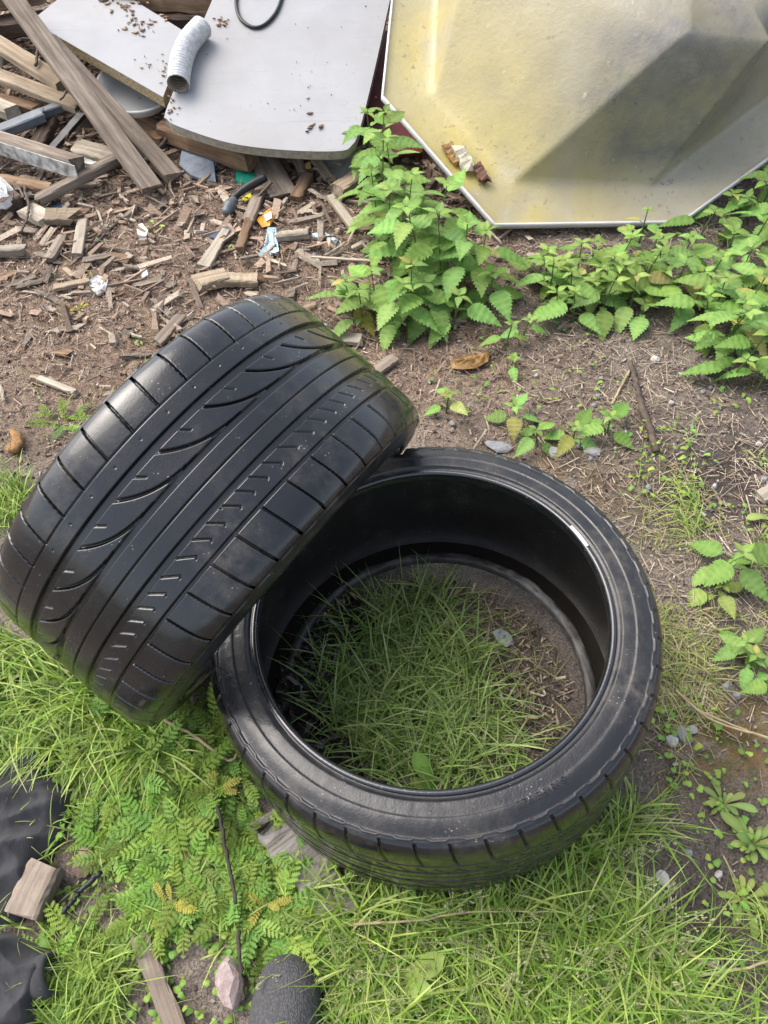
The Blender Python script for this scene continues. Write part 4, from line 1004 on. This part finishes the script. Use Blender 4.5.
rosette('dock_leaf_plant', 432, 800, 2, .085, (.17, .28, .06), 'broad dock leaf inside the lying tyre at its near rim', DK, el=(.5, .7), a0=1.9, spread=.5)
rosette('dock_leaf_plant', 395, 985, 4, .095, (.24, .34, .085), 'pale dock rosette in the front grass below the lying tyre', DK, el=(.4, .8))
rosette('lone_leaf', 772, 520, 1, .055, (.22, .35, .10), 'single folded leaf at the right edge on dark soil', DK, el=(.1, .2), a0=3.0)
# silverweed
def frond(seed):
    r = np.random.default_rng(seed); B_ = Bag(); n = 9
    for k in range(n):
        s = .22+.74*k/(n-1); lw_ = .20*np.interp(s, [.2, .6, 1], [.5, .92, .5]); z = .16*math.sin(s*2.2)-.02
        for sg in ((1, -1) if k < n-1 else (0,)):
            az = sg*1.05; m_ = 5; ss = np.linspace(0, 1, 2*m_+1); w = .21*lw_*np.interp(ss, [0, .2, .6, .9, 1], [.3, .8, 1, .6, 0])*np.where(np.arange(2*m_+1) % 2 == 1, 1.55, .50)
            d = np.array([math.cos(az), math.sin(az)]); q = np.array([-d[1], d[0]])
            zz = z+.10*lw_*ss-.16*lw_*ss**2+r.uniform(-.02, .02)
            c_ = np.array([s, 0])+ss[:, None]*lw_*d
            V = np.vstack([np.column_stack([c_, zz]), np.column_stack([c_+q*w[:, None], zz+.25*w]), np.column_stack([c_-q*w[:, None], zz+.25*w])]); nn_ = 2*m_+1; F = []
            for i in range(nn_-1): F += [(i, i+1, nn_+i+1, nn_+i), (i+1, i, 2*nn_+i, 2*nn_+i+1)]
            sh = np.ones((len(V), 3)); sh[:nn_] = 1.15; B_.add(V, np.array(F), sh)
    s = np.linspace(0, 1, 10); z = .16*np.sin(s*2.2)-.02; Vr, Fr = tube(np.column_stack([s, 0*s, z]), .012, 5); B_.add(Vr, Fr[0], (1.2, 1.1, .9))
    F = np.vstack([np.vstack(B_.F[4])]); return np.vstack(B_.V), F, np.vstack(B_.C)
FR = [frond(i) for i in range(4)]
def silverweed_mesh(seed, yellow=0):
    random.seed(seed); B_ = Bag(); n = random.randint(5, 8)
    for k in range(n):
        c = np.array([.165, .290, .050])*random.uniform(.55, 1.25)*np.array([random.uniform(.85, 1.25), 1, random.uniform(.8, 1.3)])
        if random.random() < .03: c = np.array([.27, .32, .24])
        if yellow: c = np.array([.36, .33, .07]); n = 3
        place_leaf(B_, FR[k % 4], np.array([random.uniform(-.01, .01), random.uniform(-.01, .01), .002]), k*6.28/n+random.uniform(-.4, .4), random.uniform(-.05, .38), random.uniform(.055, .095), c, random.uniform(-.4, .4))
    me = B_.mesh('silverweed', M_leaf); return me
SW = [silverweed_mesh(100+i) for i in range(9)]; random.seed(77)
poly_S = [(40, 770), (110, 735), (165, 722), (215, 705), (228, 760), (265, 800), (295, 850), (318, 910), (285, 950), (240, 945), (195, 935), (150, 930), (120, 985), (70, 1030), (45, 1000), (60, 930), (58, 860), (66, 800)]
cnt = 0
while cnt < 128:
    px, py = random.uniform(30, 325), random.uniform(700, 1040)
    if not inpoly(np.array([[px, py]]), poly_S)[0]: continue
    p = G(px, py)
    if float(fbm(np.array([p[0]*11.]), np.array([p[1]*11.]), 63, 2)[0]) < .40: continue
    if in_tyres(np.array([p[0]]), np.array([p[1]]), .0)[0] and random.random() < .9: continue
    if px < 80 and 745 < py < 925: continue
    if (np.hypot(px-228, py-980) < 40 or np.hypot((px-308), (py-868)) < 34) or np.hypot(px-40, py-890) < 34 or np.hypot(px-86, py-862) < 16: continue
    o = link('silverweed', random.choice(SW)); o.location = p; o.rotation_euler = (random.uniform(-.12, .12), random.uniform(-.12, .12), random.uniform(0, 6.28)); s_ = random.uniform(.5, 1.15); o.scale = (s_, s_, s_)
    tag(o, 'green silverweed with feathery toothed leaves in the mat left of the lying tyre', 'silverweed', 'silverweed plants in the mat'); cnt += 1
for (px, py, lb) in [(216, 790, 'yellow silverweed frond near the rim of the lying tyre'), (266, 905, 'yellowing silverweed frond above the grey shoe'), (170, 905, 'yellowing silverweed frond beside the flat grey offcut')]:
    o = link('silverweed', silverweed_mesh(int(px), 1)); o.location = G(px, py, .02); o.scale = (.5,)*3; tag(o, lb, 'silverweed')
for (px, py, s_) in [(70, 425, .9), (90, 432, .7), (58, 418, .6), (152, 372, .5)]:
    o = link('silverweed', SW[int(px) % 9]); o.location = G(px, py); o.scale = (s_, s_, s_); tag(o, 'bright silverweed tuft on the soil left behind the standing tyre', 'silverweed', 'silverweed tufts behind the standing tyre')

# ================================================================== GRASS (uncountable)
GR = Bag()
def blades(x, y, Lr, wr, seed, lean=None, pal=((.17, .30, .045), (.22, .34, .06), (.12, .23, .04), (.30, .38, .09)), stiff=.5, seg=5, elr=(.6, 1.45), z0=None):
    r = np.random.default_rng(seed); n = len(x)
    if n == 0: return
    L = r.uniform(*Lr, n)*r.uniform(.6, 1.1, n); w = r.uniform(*wr, n)
    az = r.uniform(0, 2*np.pi, n)
    if lean is not None: az = lean[0]+r.normal(0, lean[1], n)
    el = r.uniform(*elr, n); curl = r.uniform(.5, 2.0, n)*(1-stiff)*1.6
    P = np.stack([x, y, gh(x, y)-.003 if z0 is None else z0+0*x], -1); ds = L/seg; V = []; tw = r.uniform(-1.2, 1.2, n)
    side0 = np.stack([-np.sin(az+tw), np.cos(az+tw), 0*az], -1)
    pal = np.array(pal); c0 = pal[r.integers(0, len(pal), n)]*r.uniform(.75, 1.2, (n, 1)); C = []
    for k in range(seg+1):
        f = k/seg; ww = w*np.interp(f, [0, .3, .7, 1], [.75, 1, .75, .06])
        V += [P-side0*(ww/2)[:, None], P+side0*(ww/2)[:, None]]
        cc = c0*np.interp(f, [0, .25, 1], [.9, 1, 1.1]); C += [cc, cc]
        e = el-curl*f; P = P+np.stack([np.cos(az)*np.cos(e), np.sin(az)*np.cos(e), np.sin(e)], -1)*ds[:, None]
        P[:, 2] = np.maximum(P[:, 2], gh(P[:, 0], P[:, 1])+.003)
    V = np.stack(V, 1).reshape(-1, 3); C = np.stack(C, 1).reshape(-1, 3); m_ = 2*(seg+1)
    k = np.arange(seg)*2; f = np.stack([k, k+1, k+3, k+2], -1); F = (np.arange(n)[:, None, None]*m_+f[None]).reshape(-1, 4)
    GR.add(V, F, C)
def in_px(poly, n, seed, x0=-1.3, x1=1.4, y0=-.4, y1=1.8, soft=0, clump=None, inside=False):
    r = np.random.default_rng(seed); poly = np.array(poly); W_ = np.array([G(a, min(b_, 1100)) for a, b_ in poly]); mn, mx = W_.min(0), W_.max(0)
    X_, Y_ = [], []; tot = 0
    while tot < n:
        x = r.uniform(mn[0], mx[0], n*3); y = r.uniform(mn[1], mx[1], n*3); k = inpoly(np.stack([x, y], -1), W_[:, :2])
        x, y = x[k], y[k]
        if clump: k = r.random(len(x)) < sstep(clump[1]-.12, clump[1]+.12, fbm(x*clump[0], y*clump[0], seed+5, 3)); x, y = x[k], y[k]
        if not inside: k = ~in_tyres(x, y, .004); x, y = x[k], y[k]
        X_.append(x); Y_.append(y); tot += len(x)
    return np.concatenate(X_)[:n], np.concatenate(Y_)[:n]
# inside the lying tyre
r_ = np.random.default_rng(99)
rr = .212*np.sqrt(r_.random(9000)); aa = r_.uniform(0, 6.28, 9000); x = CB0[0]+rr*np.cos(aa); y = CB0[1]+rr*np.sin(aa); pp = P_(x, y)
k = inpoly(pp, [(285, 700), (300, 640), (345, 585), (420, 548), (452, 562), (452, 620), (478, 665), (505, 705), (520, 745), (480, 790), (400, 800), (330, 780)])
dark = ((.20, .33, .07), (.24, .37, .09), (.29, .41, .12), (.37, .44, .18))
blades(x[k][:2300], y[k][:2300], (.06, .16), (.0018, .0038), 1, None, dark, .35, 6, (.35, 1.4))
k2 = ~k
blades(x[k2][:260], y[k2][:260], (.04, .10), (.0015, .003), 2, None, ((.30, .27, .13), (.20, .25, .08), (.38, .33, .2)), .4, 5, (.2, 1.2))
# big front tuft
x, y = in_px([(335, 895), (420, 890), (560, 862), (640, 800), (668, 830), (640, 880), (655, 940), (690, 990), (705, 1095), (330, 1095), (350, 960)], 4900, 3, clump=(9, .42))
bright = ((.22, .37, .05), (.28, .41, .065), (.16, .29, .04), (.36, .45, .11), (.32, .38, .13), (.13, .23, .035))
blades(x, y, (.06, .17), (.0020, .0044), 4, None, bright, .35, 6, (.25, 1.35))
x, y = in_px([(335, 895), (560, 872), (640, 940), (690, 1095), (340, 1095)], 500, 5)
blades(x, y, (.08, .16), (.001, .0018), 6, None, ((.36, .38, .17), (.42, .40, .22)), .5, 6, (.2, 1.2))
# left, below the standing tyre
x, y = in_px([(-60, 615), (30, 640), (100, 690), (185, 745), (120, 770), (50, 755), (-60, 750)], 2300, 7, clump=(8, .40))
blades(x, y, (.08, .20), (.002, .0042), 8, (-2.0, 1.0), bright, .2, 7, (.3, 1.3))
x, y = in_px([(-60, 470), (20, 478), (40, 500), (10, 590), (-60, 610)], 900, 9, clump=(10, .45))
blades(x, y, (.04, .11), (.0018, .0036), 10, None, bright, .4)
x, y = in_px([(-60, 740), (60, 760), (230, 730), (300, 880), (330, 1090), (-60, 1090)], 1100, 11, clump=(12, .5))
blades(x, y, (.03, .09), (.0015, .0034), 12, None, bright, .3)
x, y = in_px([(60, 950), (110, 940), (130, 990), (90, 1050), (50, 1050)], 420, 13)
blades(x, y, (.05, .11), (.0016, .003), 14, None, ((.30, .40, .09), (.24, .36, .07)), .5)
x, y = in_px([(300, 870), (345, 885), (360, 990), (310, 960)], 330, 15); blades(x, y, (.05, .12), (.002, .004), 16, (-.5, 1.2), bright, .3)
# flowering grass heads
def heads(poly, n, seed):
    r = np.random.default_rng(seed); x, y = in_px(poly, n, seed)
    for a, b_ in zip(x, y):
        az = r.uniform(0, 6.28); L = r.uniform(.09, .17); el = r.uniform(.7, 1.4); d = np.array([math.cos(az)*math.cos(el), math.sin(az)*math.cos(el), math.sin(el)])
        p = np.array([a, b_, float(gh(a, b_))]); P = np.array([p+d*L*f+np.array([0, 0, -.25*L*f*f]) for f in np.linspace(0, 1, 7)])
        V, F = tube(P, .0006, 4); GR.add(V, F[0], (.34, .40, .14))
        for f in np.linspace(.62, 1, 9):
            q = p+d*L*f+np.array([0, 0, -.25*L*f*f]); a2 = r.uniform(0, 6.28); e = np.array([math.cos(a2), math.sin(a2), .5])*(.022*(1.15-f)+.003)
            V, F = tube(np.array([q, q+e]), .0003, 3); GR.add(V, F[0], (.40, .44, .20))
            for g in (.7, 1.0):
                c_ = q+e*g; V, F = tube(np.array([c_-d*.003, c_, c_+d*.003]), [.0004, .0013, .0004], 5); GR.add(V, F[0], (.46, .47, .27))
heads([(480, 880), (600, 840), (640, 790), (670, 830), (640, 900), (700, 1040), (420, 1040)], 46, 51)
heads([(330, 900), (470, 900), (480, 1060), (330, 1060)], 14, 52)
# right of the lying tyre
dry = ((.36, .34, .13), (.30, .34, .10), (.24, .32, .08), (.42, .37, .2))
x, y = in_px([(640, 600), (668, 620), (712, 650), (718, 715), (668, 735), (645, 700)], 620, 17, clump=(14, .45)); blades(x, y, (.03, .09), (.0014, .0028), 18, None, dry, .3, 5, (.1, 1.0))
x, y = in_px([(675, 490), (705, 492), (712, 535), (690, 545)], 110, 19); blades(x, y, (.04, .09), (.0018, .0032), 20, (2.4, .9), ((.26, .38, .08), (.32, .42, .10)), .5, 5, (.3, 1.2))
x, y = in_px([(600, 440), (690, 470), (780, 560), (780, 1090), (690, 1090), (660, 880), (640, 560)], 900, 21, clump=(9, .56)); blades(x, y, (.02, .07), (.0012, .0026), 22, None, dry, .4, 4, (.1, 1.2))
x, y = in_px([(750, 540), (790, 530), (790, 580), (755, 575)], 90, 23); blades(x, y, (.04, .08), (.0018, .003), 24, None, bright, .4)
x, y = in_px([(690, 940), (790, 900), (790, 1090), (700, 1090)], 420, 25, clump=(11, .55)); blades(x, y, (.04, .12), (.0016, .003), 26, None, bright, .3)
x, y = in_px([(0, 230), (330, 270), (560, 380), (740, 440), (700, 480), (560, 460), (300, 340), (0, 470)], 420, 27, x1=2, y1=3, clump=(6, .58)); blades(x, y, (.015, .05), (.001, .003), 28, None, ((.26, .36, .08), (.33, .30, .14)), .4, 4)
tag(link('grass', GR.mesh('grass', M_grass)), 'green grass around and inside the lying tyre', 'grass', kind='stuff')
# small clover-like ground leaves
CL = Bag()
tiny = spoon(3, .8, .5)
x, y = in_px([(40, 760), (225, 720), (330, 890), (330, 1090), (40, 1090)], 520, 31, clump=(10, .5))
x2, y2 = in_px([(590, 420), (780, 420), (780, 1090), (660, 1090), (640, 640)], 260, 32, clump=(8, .56))
x3, y3 = in_px([(340, 900), (640, 840), (700, 1090), (330, 1090)], 250, 33, clump=(8, .5))
x4, y4 = in_px([(400, 300), (700, 330), (780, 420), (520, 440), (430, 400)], 90, 34, x1=2, y1=3, clump=(8, .5))
for x, y in zip(np.concatenate([x, x2, x3, x4]), np.concatenate([y, y2, y3, y4])):
    place_leaf(CL, tiny, np.array([x, y, float(gh(x, y))+random.uniform(.002, .018)]), random.uniform(0, 6.28), random.uniform(-.1, .5), random.uniform(.006, .015), np.array([.18, .30, .06])*random.uniform(.7, 1.25)*np.array([random.uniform(.8, 1.3), 1, 1]))
tag(link('ground_cover', CL.mesh('ground_cover', M_leaf)), 'tiny round leaved weeds creeping between grass and silverweed', 'ground cover', kind='stuff')
# wet leaf mould in the shaded left half of the lying tyre
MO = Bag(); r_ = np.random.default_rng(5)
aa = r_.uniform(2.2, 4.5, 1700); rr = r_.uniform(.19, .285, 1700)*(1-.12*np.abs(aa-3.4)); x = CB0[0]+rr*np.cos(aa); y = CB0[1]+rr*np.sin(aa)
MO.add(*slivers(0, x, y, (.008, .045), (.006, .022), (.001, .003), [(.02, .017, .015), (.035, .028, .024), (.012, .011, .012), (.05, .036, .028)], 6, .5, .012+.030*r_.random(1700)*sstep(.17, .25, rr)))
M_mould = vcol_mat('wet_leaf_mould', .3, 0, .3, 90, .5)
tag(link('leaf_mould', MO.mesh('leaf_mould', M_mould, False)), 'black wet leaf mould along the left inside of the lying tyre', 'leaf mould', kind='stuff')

# crumbs and dead leaf bits on the white boards
CR = Bag(); r_ = np.random.default_rng(8)
def crumbs(n, cx, cy, sx, sy, p0, n_, L):
    for i in range(n):
        q = PL(r_.normal(cx, sx), r_.normal(cy, sy), p0+np.array(n_)*.002, np.array(n_)); a = r_.uniform(0, 6.28); l = r_.uniform(.3, 1)*L
        d = np.array([math.cos(a), math.sin(a), 0]); s_ = np.array([-d[1], d[0], 0])*r_.uniform(.2, .6); z_ = np.array([0, 0, r_.uniform(.001, .004)])
        V = np.array([q-d*l*.5, q+s_*l*.5, q+d*l*.5, q-s_*l*.5]); V = np.vstack([V, V+z_]); CR.add(V, np.array([(3, 2, 1, 0), (4, 5, 6, 7), (0, 1, 5, 4), (1, 2, 6, 5), (2, 3, 7, 6), (3, 0, 4, 7)]), np.array([(.20, .12, .08), (.12, .08, .06), (.30, .22, .13)][r_.integers(0, 3)]))
crumbs(26, 124, 6, 10, 5, pW, nW, .03); crumbs(26, 140, 26, 8, 7, pW, nW, .026); crumbs(9, 146, 62, 8, 9, pW, nW, .014); crumbs(8, 162, 70, 3, 6, pW, nW, .02); crumbs(14, 222, 22, 5, 3, pT, nT, .02); crumbs(30, 280, 80, 55, 38, pT, nT, .006); crumbs(14, 170, 110, 4, 5, pT, nT, .016)
crumbs(6, 312, 120, 6, 8, pT, nT, .03)
tag(link('leaf_crumbs', CR.mesh('leaf_crumbs', M_litter, False)), 'dead leaf crumbs lying on the white boards', 'leaf crumbs', kind='stuff')

# ================================================================== GARMENT, SECOND CLOTH, SHOE
mt, t, b = new_mat('black_knit'); co = objco(t)
wv = N(t, 'ShaderNodeTexWave'); wv.inputs['Scale'].default_value = 190; wv.inputs['Distortion'].default_value = 1.5; t.links.new(co, wv.inputs[0])
n1 = noise(t, 16, 5, co, .65)
t.links.new(ramp(t, n1, [(.3, (.030, .030, .033)), (.7, (.052, .052, .057))]), b.inputs['Base Color']); b.inputs['Roughness'].default_value = .9; b.inputs['Specular IOR Level'].default_value = .2
b.inputs['Sheen Weight'].default_value = .1
bump(t, b, math_(t, 'ADD', math_(t, 'MULTIPLY', wv.outputs['Fac'], .5), n1), .45, .002)
M_cloth = mt
mt, t, b = new_mat('grey_knit'); co = objco(t)
vo = N(t, 'ShaderNodeTexVoronoi'); vo.inputs['Scale'].default_value = 420; mp = N(t, 'ShaderNodeMapping'); mp.inputs['Scale'].default_value = (1, .55, 1); t.links.new(co, mp.inputs[0]); t.links.new(mp.outputs[0], vo.inputs['Vector'])
n1 = noise(t, 20, 5, co)
c = mix(t, .6, ramp(t, n1, [(.3, (.045, .045, .048)), (.7, (.085, .084, .086))]), ramp(t, vo.outputs['Distance'], [(.1, (.10, .10, .105)), (.6, (.03, .03, .032))]))
t.links.new(c, b.inputs['Base Color']); b.inputs['Roughness'].default_value = .85
bump(t, b, vo.outputs['Distance'], .5, .002); M_shoe = mt
def garment(name, pix, hgt, label, seed, mat, folds, cat):
    P = np.array([G(x, y, 0) for x, y in pix]); Q = np.vstack([P, P[:1]]); per = spline(Q, 120)[:-1, :2]; cen = per.mean(0)
    nr = 44; rings = []
    for i in range(nr):
        f = i/(nr-1); q = cen+(per-cen)*(1-f*.985); fx, fy = q[:, 0]*1.0, q[:, 1]*1.0
        z = hgt*math.sin(min(1, f*3.2)*math.pi/2)**.8*(.72+.28*f)
        fo = 0
        for (ang, fr, amp, ph) in folds:
            u = fx*math.cos(ang)+fy*math.sin(ang); v = -fx*math.sin(ang)+fy*math.cos(ang)
            fo = fo+amp*(1-2*np.abs(np.sin(fr*(u+.035*np.sin(v*26+ph)+.02*fbm(u*20, v*20, seed))+ph)))*(.4+.6*fbm(v*9+ph, u*4, seed+3))
        z = z+(fo+.010*(fbm(fx*26, fy*26, seed, 4)-.5))*min(1, f*5)
        rings.append(np.column_stack([q, gh(fx, fy)+z+.002]))
    R_ = np.array(rings); V, F = loft(R_, True, False); k = 119
    low = R_[0].copy(); low[:, 2] -= .01; n0 = len(V); V = np.vstack([V, low]); j = np.arange(k)
    F += [np.stack([n0+j, n0+(j+1) % k, (j+1) % k, j], -1), list((nr-1)*k+np.arange(k)), list(n0+np.arange(k))[::-1]]
    return tag(link(name, mesh_np(name, V, F, mat)), label, cat)
garment('garment', [(-70, 740), (-10, 748), (8, 756), (30, 752), (52, 755), (60, 780), (74, 802), (62, 840), (46, 872), (26, 920), (-20, 926), (-70, 924)], .055, 'crumpled black knitted garment lying at the left edge over a brown block', 4, M_cloth, [(.95, 34, .013, .4), (1.25, 60, .009, 1.7), (.6, 22, .008, 2.2)], 'garment')
GARM = garment('garment', [(-70, 935), (-20, 930), (14, 934), (46, 945), (62, 962), (58, 985), (46, 1012), (40, 1060), (-70, 1060)], .070, 'charcoal sleeve of cloth with open cuff in the bottom left corner', 8, M_cloth, [(1.9, 30, .014, .9), (1.4, 56, .010, .2)], 'sleeve')
# open cuff
cc = G(50, 974, .034); V, F = lathe([(.020, .004), (.026, .006), (.0285, .0), (.027, -.02), (.024, -.02), (.0225, -.002), (.018, -.012), (.0, -.014)], (0, 0, 0), (1, .25, .25), 40)
cuff_o = link('cuff', mesh_np('cuff', V+cc, F[0], M_cloth)); under(cuff_o, GARM)

# shoe
def shoe():
    toe = G(292, 956, 0); root = empty('shoe', (toe[0], toe[1]-.14, float(gh(toe[0], 0.0))), 'grey knitted shoe toe pointing into the grass at the bottom edge', 'shoe'); bpy.context.view_layer.update()
    up = []; so_ = []; ax = math.radians(2)
    st_ = [(0.0, .004, .022, .020), (.004, .020, .040, .012), (.014, .033, .054, .006), (.03, .042, .062, .003), (.055, .0475, .068, 0), (.09, .049, .075, 0), (.13, .046, .088, 0), (.17, .041, .10, 0), (.21, .038, .105, 0), (.25, .036, .105, 0), (.275, .030, .10, 0), (.288, .012, .085, .005)]
    ss = np.array(st_); u = np.linspace(0, 1, 46)**1.4*.288
    for d in u:
        hw, top, bot = (np.interp(d, ss[:, 0], ss[:, c]) for c in (1, 2, 3)); th = np.linspace(0, 2*np.pi, 40, endpoint=False)
        cx = np.cos(th); sz = np.sin(th); x = hw*np.sign(cx)*np.abs(cx)**.85; z = np.where(sz > 0, .018+(top-.018)*np.abs(sz)**.9, .018-(.018-.012)*np.abs(sz)**.5)
        z = np.maximum(z, bot)
        up.append(np.column_stack([toe[0]+x-d*math.tan(ax), np.full(40, toe[1]-d), z+float(gh(toe[0], toe[1]))+.004]))
        so_.append(np.column_stack([toe[0]+x*1.05-d*math.tan(ax), np.full(40, toe[1]-d+.002), np.clip((sz+1)/2, 0, 1)*.018+float(gh(toe[0], toe[1]))+.001]))
    V, F = loft(np.array(up)); under(link('upper', mesh_np('upper', V, F, M_shoe)), root)
    V, F = loft(np.array(so_)); under(link('sole', mesh_np('sole', V, F, M_black)), root)
shoe()
